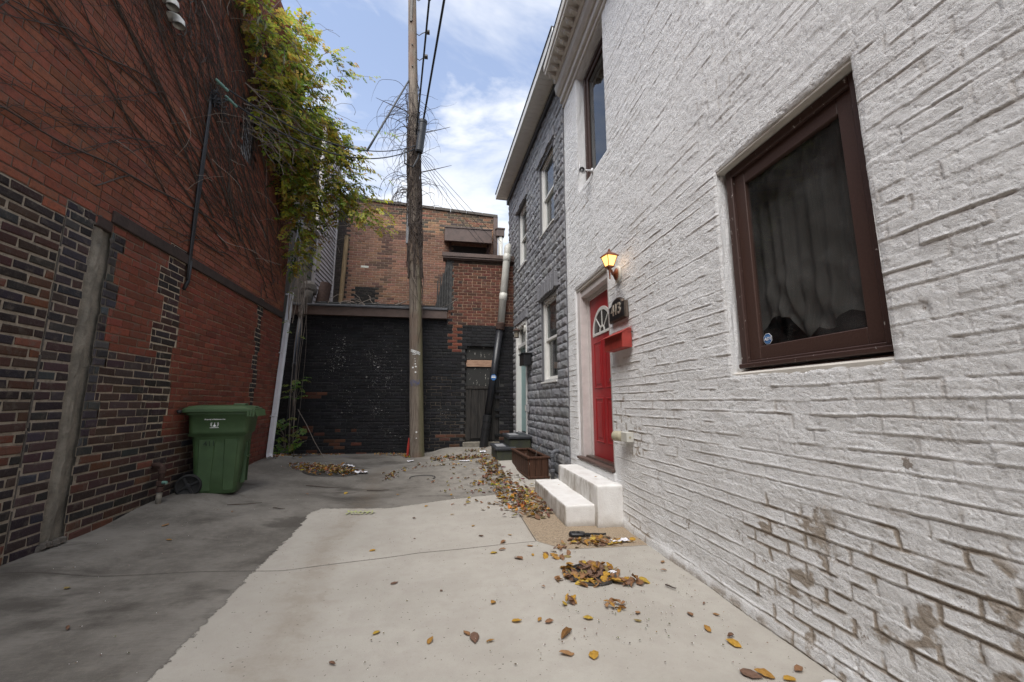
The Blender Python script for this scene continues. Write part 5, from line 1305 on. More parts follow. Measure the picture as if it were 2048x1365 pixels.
# close the noise seam by plain end cap
w.add([pc(12.6)+V((pr(12.6)*math.cos(2*PI*j/N), pr(12.6)*math.sin(2*PI*j/N),0)) for j in range(N)],[tuple(range(N))])
pm = NT('pole_wood'); P = pm.obj(); gr = pm.noise(pm.map(P,(17,17,.8)),2.5,6,.72,.4); g2 = pm.noise(pm.map(P,(40,40,2.5)),3,4,.7); sx = sep(pm,P)
c_ = pm.mix(pm.ramp(gr,.34,.66),(.27,.225,.18),(.135,.108,.088)); c_ = pm.mix(pm.ramp(g2,.55,.7,0,.8),c_,(.035,.028,.024))
side = pm.ramp(pm.math('ADD', pm.math('MULTIPLY', sx[0], 1.), pm.math('MULTIPLY', sx[2], .0465)), .01,.12,0,.6)
zl = pm.ramp(sx[2],2.,6.,1.,.25); c_ = pm.mix(pm.math('MULTIPLY',side,zl),c_,(.135,.135,.06)); c_ = pm.mix(pm.ramp(pm.noise(P,.8,3,.6),.5,.62,0,.5),c_,(.19,.115,.08))
bb = pm.bump(gr,.8,.015); bb = pm.bump(g2,.7,.008,bb); PM = pm.fin(c_,.85,bb,spec=.2)
pole = build('shaft', w, PM, pt_, smooth=True)
def on_pole(z, ang, off=.0, x=0.): c = pc(z); r_ = pr(z)+off; a = ang; return c+V((r_*math.sin(a), -r_*math.cos(a), 0))
def pole_face(z, ang, off): 
    p = on_pole(z, ang, off); nn = V((math.sin(ang),-math.cos(ang),0)); ux = V((math.cos(ang),math.sin(ang),0)); return Matrix(((ux.x,0,nn.x,p.x),(ux.y,0,nn.y,p.y),(ux.z,1,nn.z,p.z),(0,0,0,1)))
# number tag : small pale plates each with a digit
for k, dg_ in enumerate('711830'):
    ang = -.62+k*.24; Q = pole_face(2.35-.012*k, ang, .006)
    w = MB(); w.bbox((-.017,-.03,0),(.017,.03,.003),.001,Q); tg = build('number_plate', w, M['whiteprint'], pt_)
    text_mesh(dg_, .05, Q @ Matrix.Translation((0,0,.0042)), 'digit', 'blackplastic', tg, 0, .0004)
w = MB(); w.bbox((-.05,-.008,0),(.03,.008,.003),.001,pole_face(2.27,-.08,.004))
for (z, a, s_) in ((2.17,-.1,.010),(2.12,-.06,.012),(2.06,-.05,.018),(2.0,.02,.022),(1.98,-.42,.022),(1.88,-.03,.022),(.62,.02,.018),(.5,.0,.012)): w.lathe([(0,0),(s_,0),(s_*.9,.006),(s_*.4,.010),(0,.008)],8,pole_face(z,a,.0))
build('staples', w, M['whiteprint'], pt_)
w = MB()
for k in range(24):
    a = -.85+k*.06; z = 1.66+.03*math.sin(k*1.7); w.bbox((-.008,-.035-.02*math.sin(k*2.3),0),(.008,.035,.0015),.0005,pole_face(z,a,.008))
build('faded_mark', w, M['bluemark'], pt_)
w = MB(); w.tube([on_pole(.5,-1.5,.012),on_pole(.3,-1.5,.03),on_pole(.12,-1.4,.05)],[.012,.03,.02],6); build('red_tape', w, M['foilred'], pt_)
w = MB()
for z in (11.2,11.5,10.6,9.9,9.3): w.tube([on_pole(z,0,-.02),on_pole(z,0,.03)],.018,8)
w.bbox((-.03,-.35,0),(.03,.35,.03),.005,pole_face(10.9,-.1,.0))
build('bolts', w, M['iron'], pt_)
w = MB(); 
for z, dx in ((10.3,.28),(9.6,.22),(11.3,.33)):
    w.tube([on_pole(z,1.2,0),on_pole(z-.03,1.4,.06),on_pole(z+.06,1.5,.14),on_pole(z+.10,1.5,dx-.05)],.010,6); w.bbox((-.04,-.05,-.03),(.04,.05,.03),.008,Matrix.Translation(on_pole(z+.10,1.5,dx)))
build('wire_bracket', w, M['iron'], pt_)
w = MB(); w.bbox((-.03,-.55,0),(.03,.55,.05),.004,pole_face(5.35,-1.25,.0)); build('cable_guard', w, M['pvcold'], pt_)
# splice canister hanging from the cable
ct, cb = V((-.68,8.55,7.68)), V((-.75,8.6,6.92))
cn = thing('splice_canister', ct, 'black cylindrical cable splice canister hanging beside the pole', 'canister')
w = MB(); Q = look(ct-cb, cb); L_ = (ct-cb).length; w.lathe([(.03,-.02),(.075,-.015),(.088,.02),(.09,L_*.9),(.098,L_*.92),(.098,L_),(.085,L_),(.08,L_-.05),(0,L_-.05)],22,Q); build('shell', w, M['black'], cn)
w = MB(); w.lathe([(0,L_-.06),(.03,L_-.05),(.028,L_+.03),(0,L_+.03)],10,Q); w.tube([cb,cb+V((-.02,0,-.15)),cb+V((-.12,-.05,-.42)),cb+V((-.3,-.1,-.38)),cb+V((-.33,.1,.1))],.018,8); build('cable_tail', w, M['wire'], cn)

def sag(a, b, s, n=24): 
    a = V(a); b = V(b); return [a.lerp(b, t/n)+V((0,0,-s*4*(t/n)*(1-t/n))) for t in range(n+1)]
def cable(name, a, b, s, r, label, n=24):
    w = MB(); w.tube(sag(a,b,s,n), r, 6); return build(name, w, M['wire'], None, V(a), True, label, 'cable', 'overhead cables')
cable('overhead_cable', (-.68,8.55,7.68), (.55,2.0,8.95), .06, .022, 'thick overhead cable rising from the top of the black canister')
cable('overhead_cable', (-.84,8.68,7.4), (.12,2.0,9.15), .06, .018, 'overhead cable nearest the pole, passing just right of its top')
cable('overhead_cable', LP(5.0,.09,5.19), (-.85,8.78,7.2), .45, .010, 'upper thin cable from the brick wall insulator to the pole')
cable('overhead_cable', LP(5.24,.09,5.16), (-.86,8.78,7.12), .50, .012, 'lower thin cable sagging from the brick wall to the pole')
cable('overhead_cable', (-1.08,8.86,8.95), (-1.62,7.37,6.02), .0, .020, 'thick slanting guy cable between the pole and the sagging wires', 4)
for i, (b, s, lb_) in enumerate((((.95,11.6,6.0),.12,'lowest of the thin cables running from the pole to the brown awning'),((1.05,11.6,6.05),.05,'second thin cable running from the pole to the brown awning'),((1.5,11.9,6.2),.1,'thin cable from the pole to the roof gutter end'),((1.62,11.9,6.25),.02,'uppermost thin cable from the pole to the roof gutter end'))):
    cable('overhead_cable', (-.74+.02*i,8.85,6.9+.03*i), b, s, .0055, lb_)

# ================================================================= bare vines
def creep(w, a, z, ang, n, step, r0, bmin=.008, wander=.25, bend=0., amin=.6, child=0, bow=.03):
    b = bmin+.004; q = []; rs = []; b_off = R.uniform(.0, .012)
    for k in range(n):
        q.append(LP(a, b+b_off+bow*max(0,math.sin(k*.9+b_off*300))*.25, z)); rs.append(max(.0012, r0*(1-k/n*.8)))
        ang += R.uniform(-wander, wander)+bend; a -= math.cos(ang)*step; z += math.sin(ang)*step
        if a > LEND-.05 or z > LTOP-.05 or a < amin or z < 2.97: break
        if child and R.random() < .10 and k > 2: creep(w, a, z, ang+R.choice([-1,1])*R.uniform(.3,.8), int(n*.5), step, r0*.6, bmin, wander, bend, amin, child-1)
    if len(q) > 2: w.tube(q, rs, 4, cap=False)
bv = thing('bare_vine', LP(6,0,3), 'leafless vine stems fanning across the upper red brick wall', 'vine')
w = MB()
for k in range(62):
    a = R.uniform(5.4,7.8); z = R.choice([R.uniform(2.95,4.4), R.uniform(3.2,6.0)])
    creep(w, a, z, rad(R.gauss(24,13)), R.randint(24,60), .11, R.uniform(.0035,.008), wander=.15, bend=.008, child=2, amin=1.2)
for k in range(34):
    creep(w, R.uniform(3.8,6.6), R.uniform(3.6,6.5), rad(R.gauss(26,14)), R.randint(14,34), .10, R.uniform(.003,.006), wander=.16, child=1, amin=1.2)
for k in range(6): creep(w, R.uniform(5.2,6.2), R.uniform(3.3,3.9), rad(R.gauss(30,12)), 50, .11, .013, wander=.09, child=2, amin=1.2)
build('stems', w, M['vine'], bv)
w = MB()
for k in range(38):
    a = R.uniform(3.6,6.9); z = R.uniform(3.3,7.0); p = LP(a,.03,z); q = [p]; d = V((R.uniform(.1,.9),R.uniform(-.6,.9),R.uniform(-.9,.5))).normalized()
    for j in range(R.randint(3,7)): d = (d+V((R.uniform(-.5,.4),R.uniform(-.5,.5),R.uniform(-.6,.3)))*.7).normalized(); q.append(q[-1]+d*R.uniform(.05,.13))
    w.tube(q, [.004-.0004*j for j in range(len(q))], 4, cap=False)
for k in range(45):      # tangle around the leafy part
    p = LP(R.uniform(5.4,6.6),.12,R.uniform(5.0,6.2)); q = [p]; d = V((R.uniform(.2,1),R.uniform(-.3,.8),R.uniform(-.5,.6))).normalized()
    for j in range(R.randint(4,9)): d = (d+V((R.uniform(-.5,.5),R.uniform(-.5,.5),R.uniform(-.7,.3)))*.7).normalized(); q.append(q[-1]+d*R.uniform(.06,.14))
    w.tube(q, [.006-.0005*j for j in range(len(q))], 4, cap=False)
build('loose_twigs', w, M['vinepale'], bv)
# dark matted mass of dead growth
w = MB()
for k in range(170):
    c0 = R.choice([(6.0,6.6,.35,.7),(5.3,4.95,.35,.25),(6.5,5.6,.5,.9),(7.2,4.3,.35,.8),(4.35,5.4,.18,.2)])
    a = R.gauss(c0[0],c0[2]); z = R.gauss(c0[1],c0[3]); ang = R.uniform(.2,2.2)
    if a > LEND-.1 or z > LTOP-.1: continue
    creep(w, a, z, ang, R.randint(4,9), .06, R.uniform(.003,.008), wander=.5, bmin=.012)
build('dead_growth', w, M['vine'], bv)

pv = thing('pole_vine', pc(6.5), 'dead vine matted round the utility pole with loose hanging tendrils', 'vine')
w = MB()
for k in range(420):
    z = min(8.6,max(3.9,R.choice([R.gauss(6.9,.8),R.gauss(5.3,.7),R.uniform(4.4,8.3)]))); a = R.uniform(-PI,PI); q = []; da = R.uniform(-.35,.35); dz = R.uniform(-.18,.18); off = R.uniform(.002,.05)
    for j in range(R.randint(4,11)): q.append(on_pole(z,a,off+.01*math.sin(j))); a += da+R.uniform(-.2,.2); z += dz+R.uniform(-.05,.05)
    w.tube(q, R.uniform(.003,.008), 4, cap=False)
for k in range(10):
    a = R.uniform(-1.6,1.6); q = [on_pole(z+.0, a+.15*math.sin(z*2+k), .02+.015*math.sin(z*3+k)) for z in np.arange(4.0,7.6,.18)]; w.tube(q, R.uniform(.007,.014), 5, cap=False)
build('matted_stems', w, M['vine'], pv)
w = MB()
for k in range(95):
    z = R.uniform(5.6,8.7); s = 1 if R.random() < .32 else -1; p = on_pole(z, s*PI/2+R.uniform(-.8,.8), .02); q = [p]
    d = V((s*R.uniform(.4,1),R.uniform(-.5,.5),R.uniform(-.4,.7))).normalized(); n = R.randint(6,24 if s < 0 else 14); d = (d*.9+V((0,0,.1))).normalized()
    for j in range(n): d = (d+V((R.uniform(-.45,.45)-.02*j*s,R.uniform(-.3,.3),-.28+R.uniform(-.45,.40)))*.75).normalized(); q.append(q[-1]+d*R.uniform(.06,.12))
    w.tube(q, [.0068*(1-j/(len(q)+2)) for j in range(len(q))], 4, cap=False)
for k in range(3):
    z = (7.6,8.15,6.6)[k]; s = (1,-1,1)[k]; p = on_pole(z,s*PI/2,.0); w.tube([p,p+V((s*.25,-.05,.05)),p+V((s*.5,-.05,.14)),p+V((s*.75,-.1,.2))],[.014,.011,.008,.004],6,cap=False)
build('hanging_tendrils', w, M['vine'], pv)

# ================================================================= leafy vine
lv = thing('leafy_vine', LP(7,0,3), 'yellow green leafy vine spilling over the corner of the brick building', 'vine')
GRN = [(.44,.48,.08),(.58,.56,.09),(.36,.45,.08),(.62,.56,.10),(.27,.37,.07),(.58,.44,.10),(.50,.52,.09)]
def leaflet(w, p, d, n, L_, col):
    d = d.normalized(); s = d.cross(n)
    if s.length < 1e-5: s = d.orthogonal()
    s.normalize(); n = s.cross(d).normalized(); W_ = L_*.30; f = R.uniform(.1,.35)*W_; dr = -L_*R.uniform(0,.25)
    P = [p, p+d*L_*.35+s*W_+n*f, p+d*L_*.72+s*W_*.75+n*f*.8+n*dr*.5, p+d*L_+n*dr, p+d*L_*.72-s*W_*.75+n*f*.8+n*dr*.5, p+d*L_*.35-s*W_+n*f, p+d*L_*.5+n*dr*.25]
    w.add(P, [(0,1,6),(1,2,6),(2,3,6),(3,4,6),(4,5,6),(5,0,6)], [(*col,1)]*7)
def compound(w, p, d, L_, nl, size, pal=GRN, stem=None):
    d = d.normalized(); up = V((R.uniform(-.5,.5),R.uniform(-.5,.5),1)).normalized(); s = d.cross(up).normalized(); col0 = R.choice(pal); q = [p]
    cur = p.copy(); dd = d.copy()
    for k in range(nl):
        dd = (dd+V((0,0,-.10))).normalized(); cur = cur+dd*(L_/nl); q.append(cur.copy())
        nn = s.cross(dd)
        if nn.z < 0: nn = -nn
        for sg in (-1,1):
            col = tuple(x*R.uniform(.75,1.25) for x in col0); leaflet(w, cur, (s*sg+dd*R.uniform(.3,.9)+V((0,0,R.uniform(-.5,.05)))), nn, size*R.uniform(.7,1.15)*(1-.25*k/nl), col)
    leaflet(w, cur, dd, s.cross(dd), size, col0)
    if stem is not None: stem.tube(q, .0016, 3, cap=False)
w = MB(); stm = MB()
BL = []
def blob(px, py, pz, r, n, size=.078): BL.append((V((px,py,pz)), r, n, size))
# (x, y, z, radius, number of compound leaves)
for b in [(-2.75,5.0,6.75,.30,40),(-2.7,5.45,6.65,.36,60),(-2.72,5.8,6.45,.38,70),(-2.75,6.0,6.0,.40,85),(-2.75,6.3,7.2,.40,70),(-2.80,6.9,7.8,.36,60),(-2.85,6.6,6.9,.42,95),
          (-2.72,7.0,6.9,.42,95),(-2.55,7.1,6.4,.42,100),(-2.70,6.7,6.1,.45,110),(-2.25,7.2,5.9,.40,90),(-2.6,7.0,5.55,.45,110),(-2.10,7.3,5.5,.40,85),(-2.4,7.25,5.0,.42,95),(-2.75,7.35,4.9,.42,90),(-1.95,7.35,5.15,.30,45),
          (-2.1,7.4,4.85,.28,34),(-2.72,7.5,4.5,.38,70),(-2.5,7.6,4.7,.26,24),(-2.80,7.7,4.1,.28,42),(-2.85,7.75,3.85,.2,22),(-2.1,7.2,7.55,.22,16),(-2.35,7.2,7.75,.2,14),(-2.3,7.2,7.1,.2,14),(-1.75,7.4,4.9,.25,18),(-1.6,7.4,4.7,.3,16),(-1.35,7.5,4.6,.25,9),(-1.45,7.4,4.95,.28,12),(-1.9,7.4,5.9,.3,40),(-1.7,7.4,5.3,.28,32),(-1.95,7.3,6.3,.2,14),(-2.78,7.0,5.2,.40,80),(-2.8,6.6,5.5,.38,60),(-2.9,6.2,5.55,.25,22),(-2.9,7.65,5.4,.35,60),(-2.9,7.7,6.2,.35,60),(-2.9,7.7,7.0,.35,50),(-3.0,7.6,7.8,.30,40),(-3.0,7.2,8.2,.25,26)]: blob(*b)
for c, r, n, size in BL:
    dens = float(1.0)
    for k in range(int(n*dens)):
        while True:
            v = V((R.uniform(-1,1),R.uniform(-1,1),R.uniform(-1,1)))
            if v.length < 1: break
        v = v*(.45+.6*R.random()); p = c+v*r
        if p.x < LP(p.y,0,0).x+.05 and p.y < LEND: p.x = LP(p.y,0,0).x+.05+R.random()*.1
        d = V((v.x*1.1+.35, v.y*.8-.35, v.z*.6-.25+R.uniform(-.3,.3)))
        pal = GRN if R.random() < .75 else ([(.36,.30,.04),(.33,.20,.05)] if R.random() < .5 else [(.07,.11,.03),(.10,.14,.03)])
        compound(w, p, d, R.uniform(.14,.26), R.randint(3,5), size, pal, stm if R.random() < .35 else None)
# long arching sprays reaching into the sky
for (p0, d0, n) in (((-2.1,7.2,6.3),(1,.05,.30),9),((-2.2,7.2,7.4),(.8,0,.35),6),((-1.95,7.3,5.6),(1,0,.1),7),((-2.0,7.3,5.0),(1,.1,.05),8),((-2.5,7.1,7.7),(.6,0,.6),5),((-1.9,7.4,4.7),(1,0,-.1),7),((-2.8,6.6,7.7),(.5,-.2,.5),4)):
    p = V(p0); d = V(d0).normalized(); q = [p.copy()]
    for k in range(n):
        d = (d+V((0,0,-.07))+V((R.uniform(-.1,.1),R.uniform(-.1,.1),R.uniform(-.1,.1)))).normalized(); p = p+d*.11; q.append(p.copy())
        compound(w, p, V((d.x+R.uniform(-.4,.4),R.uniform(-.8,.8),R.uniform(-1.1,.3))), R.uniform(.12,.2), 4, .05)
    stm.tube(q, [.005-.0004*k for k in range(len(q))], 4, cap=False)
# trailing strands down the corner
for k in range(9):
    x0 = -3.0+R.uniform(0,.35); y0 = 7.75+R.uniform(0,.3); z = R.uniform(3.6,4.4); q = []
    while z > R.choice([.4,1.5,2.5,2.9]) : q.append(V((x0+.04*math.sin(z*3+k),y0+.03*math.cos(z*4+k),z))); z -= .12
    if len(q) > 2:
        stm.tube(q, .006, 4, cap=False)
        for p in q[::3]:
            if R.random() < .5: compound(w, p, V((R.uniform(-1,1),-.8,-.3)), .12, 2, .06, [(.16,.24,.05),(.2,.25,.05)])
build('foliage', w, M['leafy'], lv)
for k in range(160):
    c, r, n, size = R.choice(BL[:20]); p = c+V((R.uniform(-1,.6),R.uniform(-1,1),R.uniform(-1,1)))*r; q = [p.copy()]; d = V((R.uniform(-.3,1),R.uniform(-.6,.6),R.uniform(-.8,.8))).normalized()
    for j in range(R.randint(4,9)): d = (d+V((R.uniform(-.4,.4),R.uniform(-.4,.4),R.uniform(-.5,.3)))).normalized(); q.append(q[-1]+d*.1)
    stm.tube(q, .0035, 4, cap=False)
build('stems', stm, M['vinepale'], lv)
for k in range(26):
    c, r, n, size = R.choice(BL[:16]); p = c+V((R.uniform(-.2,1)*r,R.uniform(-1,.2)*r,-.2-R.random()*.3)); L_ = R.uniform(.14,.22); w = MB(); dx = R.uniform(-.03,.03)
    w.tube([p,p+V((dx,0,-L_*.25)),p+V((dx*1.6,0,-L_*.6)),p+V((dx*.8,0,-L_)),],[.002,.013,.015,.002],6,cap=False); w.tube([p+V((0,0,.1)),p],.002,3,cap=False)
    build('seed_pod', w, mat_simple('seed_pod', (.19,.19,.10), .7) if k == 0 else bpy.data.materials['seed_pod'], lv)

# weeds in the dark corner
for i, (x, y, z0, zc, rr_, n, lab) in enumerate(((-3.12,9.15,1.25,1.55,.22,16,'bright green leafy sprig halfway up the black brick wall'),(-3.12,8.9,.3,.62,.34,42,'bushy green weeds in the corner at the foot of the white pipe'))):
    wd = thing('leafy_weed', (x,y,z0), lab, 'plant', 'weeds by the black downpipe'); w = MB(); s2 = MB()
    for k in range(n):
        p = V((x+R.uniform(-1,1)*rr_,y+R.uniform(-.5,.3)*rr_,zc+R.uniform(-1,1)*rr_)); compound(w, p, V((R.uniform(-1,1),-.7,R.uniform(-.3,.3))), .16, 3, .085, [(.16,.27,.05),(.12,.22,.045),(.2,.29,.06),(.2,.22,.05)])
        if k%3 == 0: s2.tube([V((x-.1,y+.1,z0-.1)),V(((x+p.x)/2,y,(z0+p.z)/2+.05)),p],.004,4,cap=False)
    build('leaves', w, M['leafy'], wd); build('stalk', s2, M['vinepale'], wd)
w = MB()
for k in range(5):
    q = [V((-3.12+.03*k+.04*math.sin(z*2+k),9.0-.25*(k%2)+.05*math.cos(z*3+k),z)) for z in np.arange(.15,4.0,.15)]; w.tube(q,.006-.0008*k,5,cap=False)
w.tube([V((-3.0,8.9,1.1)),V((-2.8,8.85,.8)),V((-2.6,8.8,.45)),V((-2.4,8.8,.13))],.006,4,cap=False)
build('dry_stem', w, M['vinepale'], None, (-3.1,9.0,.2), True, 'dry climbing stems hanging between the white pipe and black pipe', 'vine')

# ================================================================= manholes, marks, litter
def disc_on_ground(mb, cx, cy, rad_, lift, n=40, rings=6):
    vs = [V((cx,cy,g(cx,cy)+lift))]; fs = []
    for r in range(1, rings+1):
        for j in range(n): a = 2*PI*j/n; x = cx+rad_*r/rings*math.cos(a); y = cy+rad_*r/rings*math.sin(a); vs.append(V((x,y,g(x,y)+lift+.006)))
    for j in range(n): fs.append((0,1+j,1+(j+1)%n))
    for r in range(1, rings):
        for j in range(n): a = 1+(r-1)*n; b = 1+r*n; fs.append((a+j,b+j,b+(j+1)%n,a+(j+1)%n))
    mb.add(vs, fs)
for cx, cy, r_, lab in ((-1.82,7.22,.44,'iron manhole cover under leaves near the back wall'),(1.07,2.97,.175,'small iron cover half hidden by the nearest leaf pile')):
    mh = thing('manhole_cover', (cx,cy,g(cx,cy)), lab, 'manhole cover', 'manhole covers')
    w = MB(); disc_on_ground(w, cx, cy, r_*.9, .004); cv = build('cover', w, M['iron'], mh)
    w = MB(); n = 48; vs = []
    for j in range(n):
        a = 2*PI*j/n
        for rr_, h_ in ((r_*.92,.003),(r_*.92,.012),(r_,.012),(r_*1.02,.002)): x = cx+rr_*math.cos(a); y = cy+rr_*math.sin(a); vs.append(V((x,y,g(x,y)+.004+h_)))
    w.add(vs, [(j*4+k,((j+1)%n)*4+k,((j+1)%n)*4+k+1,j*4+k+1) for j in range(n) for k in range(3)]); build('rim', w, M['iron'], mh)
def strip(mb, pts, wd, lift=.012):
    vs = []
    for i, (x, y) in enumerate(pts):
        x2, y2 = pts[min(i+1,len(pts)-1)]; x1, y1 = pts[max(i-1,0)]; d = math.hypot(x2-x1,y2-y1)+1e-9; nx, ny = -(y2-y1)/d*wd/2, (x2-x1)/d*wd/2
        for s in (-1,1): X_, Y_ = x+s*nx, y+s*ny; vs.append((X_,Y_,g(X_,Y_)+lift))
    mb.add(vs, [(2*i,2*i+1,2*i+3,2*i+2) for i in range(len(pts)-1)])
w = MB()
for k in range(7): x = -1.02+k*.042; strip(w, [(x+.012*math.sin(t*.9+k),4.70+t*.03) for t in range(5)], .02); strip(w, [(x,4.78+.02*(k%2)),(x+.04,4.76)], .018)
build('spray_marking', w, M['chalk'], None, (-.9,4.77,g(-.9,4.77)), False, 'yellow green spray marking on the edge of the pale slab', 'marking')
w = MB(); strip(w, [(-2.35+.05*t,8.95+.03*math.sin(t*1.3)) for t in range(9)], .05)
build('spray_marking', w, M['bluemark'], None, (-2.1,8.95,g(-2.1,8.95)), False, 'faded blue spray marking on the dark concrete by the back wall', 'marking')
def paper(x, y, w_, h_, rot, lab, seed):
    rr = random.Random(seed); mb = MB(); n = 7; vs = []
    for i in range(n+1):
        for j in range(n+1):
            u = (i/n-.5)*w_; v = (j/n-.5)*h_; u += rr.uniform(-.1,.1)*w_*.35; v += rr.uniform(-.1,.1)*h_*.35
            X_ = x+u*math.cos(rot)-v*math.sin(rot); Y_ = y+u*math.sin(rot)+v*math.cos(rot); vs.append((X_,Y_,g(X_,Y_)+.014+rr.random()*min(w_,h_)*.22))
    mb.add(vs, [(i*(n+1)+j,(i+1)*(n+1)+j,(i+1)*(n+1)+j+1,i*(n+1)+j+1) for i in range(n) for j in range(n)])
    build('paper_scrap', mb, M['paper'], None, (x,y,g(x,y)), False, lab, 'litter', 'paper litter on the alley floor')
for a in ((-1.36,7.16,.20,.14,.3,'square white paper scrap beside the leaf covered manhole',1),(-1.68,7.75,.18,.14,.9,'white paper scrap behind the leaf covered manhole',2),(.97,5.62,.12,.14,1.2,'crumpled white tissue on the leaves before the planter',3),(1.57,3.60,.16,.06,.1,'white scrap at the foot of the white wall beyond the door steps',4),(1.20,2.95,.10,.04,.2,'white scrap poking out of the nearest leaf pile',5),(.38,8.15,.22,.05,-.5,'narrow white wrapper lying among leaves at the back',6),(.80,8.72,.13,.08,.1,'white scrap at the foot of the dark steps',7),(-.66,8.35,.12,.07,.4,'white scrap right in front of the utility pole',8)): paper(*a)
w = MB()
cx, cy = 1.675, 1.665
n = 40; vs = []; 
for (r_, z) in ((.060,.004),(.066,.010),(.064,.032),(.055,.040),(.02,.044),(.0005,.045)):
    for j in range(n): a = 2*PI*j/n; k_ = 1+.0*j; vs.append(V((cx+r_*k_*math.cos(a),cy-.02+r_*math.sin(a),z)))
w.add(vs, [(k*n+j,k*n+(j+1)%n,(k+1)*n+(j+1)%n,(k+1)*n+j) for k in range(5) for j in range(n)])
build('plastic_cap', w, M['whiteplastic'], None, (cx,cy,0), True, 'round white plastic cap at the bottom edge by the white wall', 'cap')
kx, ky = 1.24, 3.80
ky_t = thing('car_key_fob', (kx,ky,0), 'black key fob lying on the ground before the white steps', 'key')
w = MB(); Q = Matrix.Translation((kx,ky,.022)) @ Matrix.Rotation(rad(-8),4,'Z'); loftp(w, [rrect(-.07,.07,.038,.03,-.014),rrect(-.08,.08,.045,.035,0),rrect(-.07,.07,.038,.03,.018)], Q); fb_ = build('fob', w, M['black'], ky_t, smooth=True)
w = MB()
for k in range(2): w.bbox((-.045+k*.04,-.018,.018),(-.018+k*.04,.018,.023),.003,Q)
build('button', w, M['rubber'], fb_)
w = MB(); w.bbox((.078,-.02,-.012),(.12,.02,.008),.005,Q); w.tube([Q@V((.11,0,0)),Q@V((.17,.01,.0)),Q@V((.24,-.005,.0)),Q@V((.27,.015,-.002))],.009,8); build('key_strap', w, M['rubber'], ky_t)
for i, (x, y, rot, L_, lab) in enumerate(((-2.15,5.0,.3,.16,'thin dark twig lying in front of the green bin'),(-1.68,6.2,.1,.22,'dark twig on the old concrete beyond the bin'),(-2.78,3.0,.2,.16,'thin dark stick near the lower left, on the old slab'),(1.52,2.68,-.9,.04,'tiny twig on the pale slab near the white wall'),(-.9,6.0,0.,.15,'short twig in the stained gutter of the alley'),(-1.72,4.78,-.3,.07,'bit of dark twig left of the pale slab'))):
    w = MB(); w.tube([V((x+math.cos(rot)*L_*(t-.5)*2,y+math.sin(rot)*L_*(t-.5)*2+.01*math.sin(t*7),g(x+math.cos(rot)*L_*(t-.5)*2,y)+.016)) for t in np.linspace(0,1,6)],[.004,.006,.005,.005,.004,.002],5); build('twig', w, M['vine'], None, (x,y,g(x,y)), False, lab, 'twig', 'twigs on the alley floor')
w = MB(); w.tube([V((-.34+.2*math.cos(a),6.77+.13*math.sin(a),g(-.34+.2*math.cos(a),6.77+.13*math.sin(a))+.014)) for a in np.linspace(-.6,3.4,18)],.006,5); build('wire_loop', w, M['wire'], None, (-.34,6.77,.03), False, 'loop of dark wire lying on the alley floor', 'wire')

# ================================================================= fallen leaves
LP_ = [(.40,.21,.045),(.30,.155,.07),(.50,.28,.04),(.27,.14,.07),(.20,.11,.07),(.36,.20,.09),(.52,.34,.05),(.19,.11,.075),(.28,.21,.08),(.33,.17,.06)]
def leafmesh(mb, p, rot, L_, rr, col, curl=1.0, tilt=.25):
    Q = Matrix.Translation(p) @ Matrix.Rotation(rot,4,'Z') @ Matrix.Rotation(rr.uniform(-tilt,tilt),4,'X') @ Matrix.Rotation(rr.uniform(-tilt,tilt),4,'Y')
    W_ = L_*rr.uniform(.22,.36); n = 6; m = 4; vs = []; cu = rr.choice([.3,.7,1.4,2.5,3.2])*curl; cl = rr.uniform(-1.0,1.3)*curl; cols = []; tw = rr.uniform(-.6,.6)
    for i in range(n+1):
        t = i/n; wd = W_*math.sin(PI*min(1,max(0,(t*.96+.02)**.82)))**.9*(1+.10*math.sin(i*2.7+W_*90)); x = (t-.5)*L_
        zc = L_*.10*cl*((t-.5)**2*4-.3)
        for j in range(m+1):
            v = (j/m-.5)*2; a = v*cu*.5+tw*(t-.5)
            vs.append(Q @ V((x, wd*math.sin(a)/max(cu*.5,.3) if cu > .6 else wd*v, zc+wd*(1-math.cos(a))*.9+rr.uniform(-.02,.02)*L_)))
            e = 1-.35*abs(v)*rr.random(); cols.append((col[0]*e,col[1]*e,col[2]*e,1))
    mb.add(vs, [(i*(m+1)+j,(i+1)*(m+1)+j,(i+1)*(m+1)+j+1,i*(m+1)+j+1) for i in range(n) for j in range(m)], cols)
    e0 = Q @ V((-L_*.5,0,L_*.10*cl*.7)); e1 = Q @ V((-L_*.72,rr.uniform(-.1,.1)*L_,L_*.12)); mb.tube([e0,e1],[.0015,.0008],3,cap=False)
protos = []
rr = random.Random(31)
for k in range(14):
    mb = MB(); leafmesh(mb, V((0,0,0)), 0, 1.0, rr, LP_[k%len(LP_)], 1.0, .12); 
    zmin = sorted(p[2] for p in mb.v)[4]; mb.v = [(p[0],p[1],p[2]-zmin) for p in mb.v]
    me = bpy.data.meshes.new('fallen_leaf'); me.from_pydata(mb.v, [], mb.f); at = me.color_attributes.new('Col','FLOAT_COLOR','POINT'); at.data.foreach_set('color', np.array(mb.c,np.float32).ravel()); me.materials.append(M['fallen'])
    me.polygons.foreach_set('use_smooth',[True]*len(me.polygons)); protos.append(me)
def put_leaf(x, y, s, lab, grp, pk=None, lift=0., tilt=0.2, cat='leaf'):
    o = bpy.data.objects.new('fallen_leaf', protos[pk if pk is not None else rr.randrange(14)]); COL.objects.link(o)
    o.location = (x, y, g(x,y)+.007+lift); s *= .92; o.scale = (s,s*rr.uniform(.8,1.1),s*rr.uniform(.5,1.3)); o.rotation_euler = (rr.uniform(-tilt,tilt),rr.uniform(-tilt,tilt),rr.uniform(0,6.28)); o['label'] = lab; o['category'] = cat; o['group'] = grp
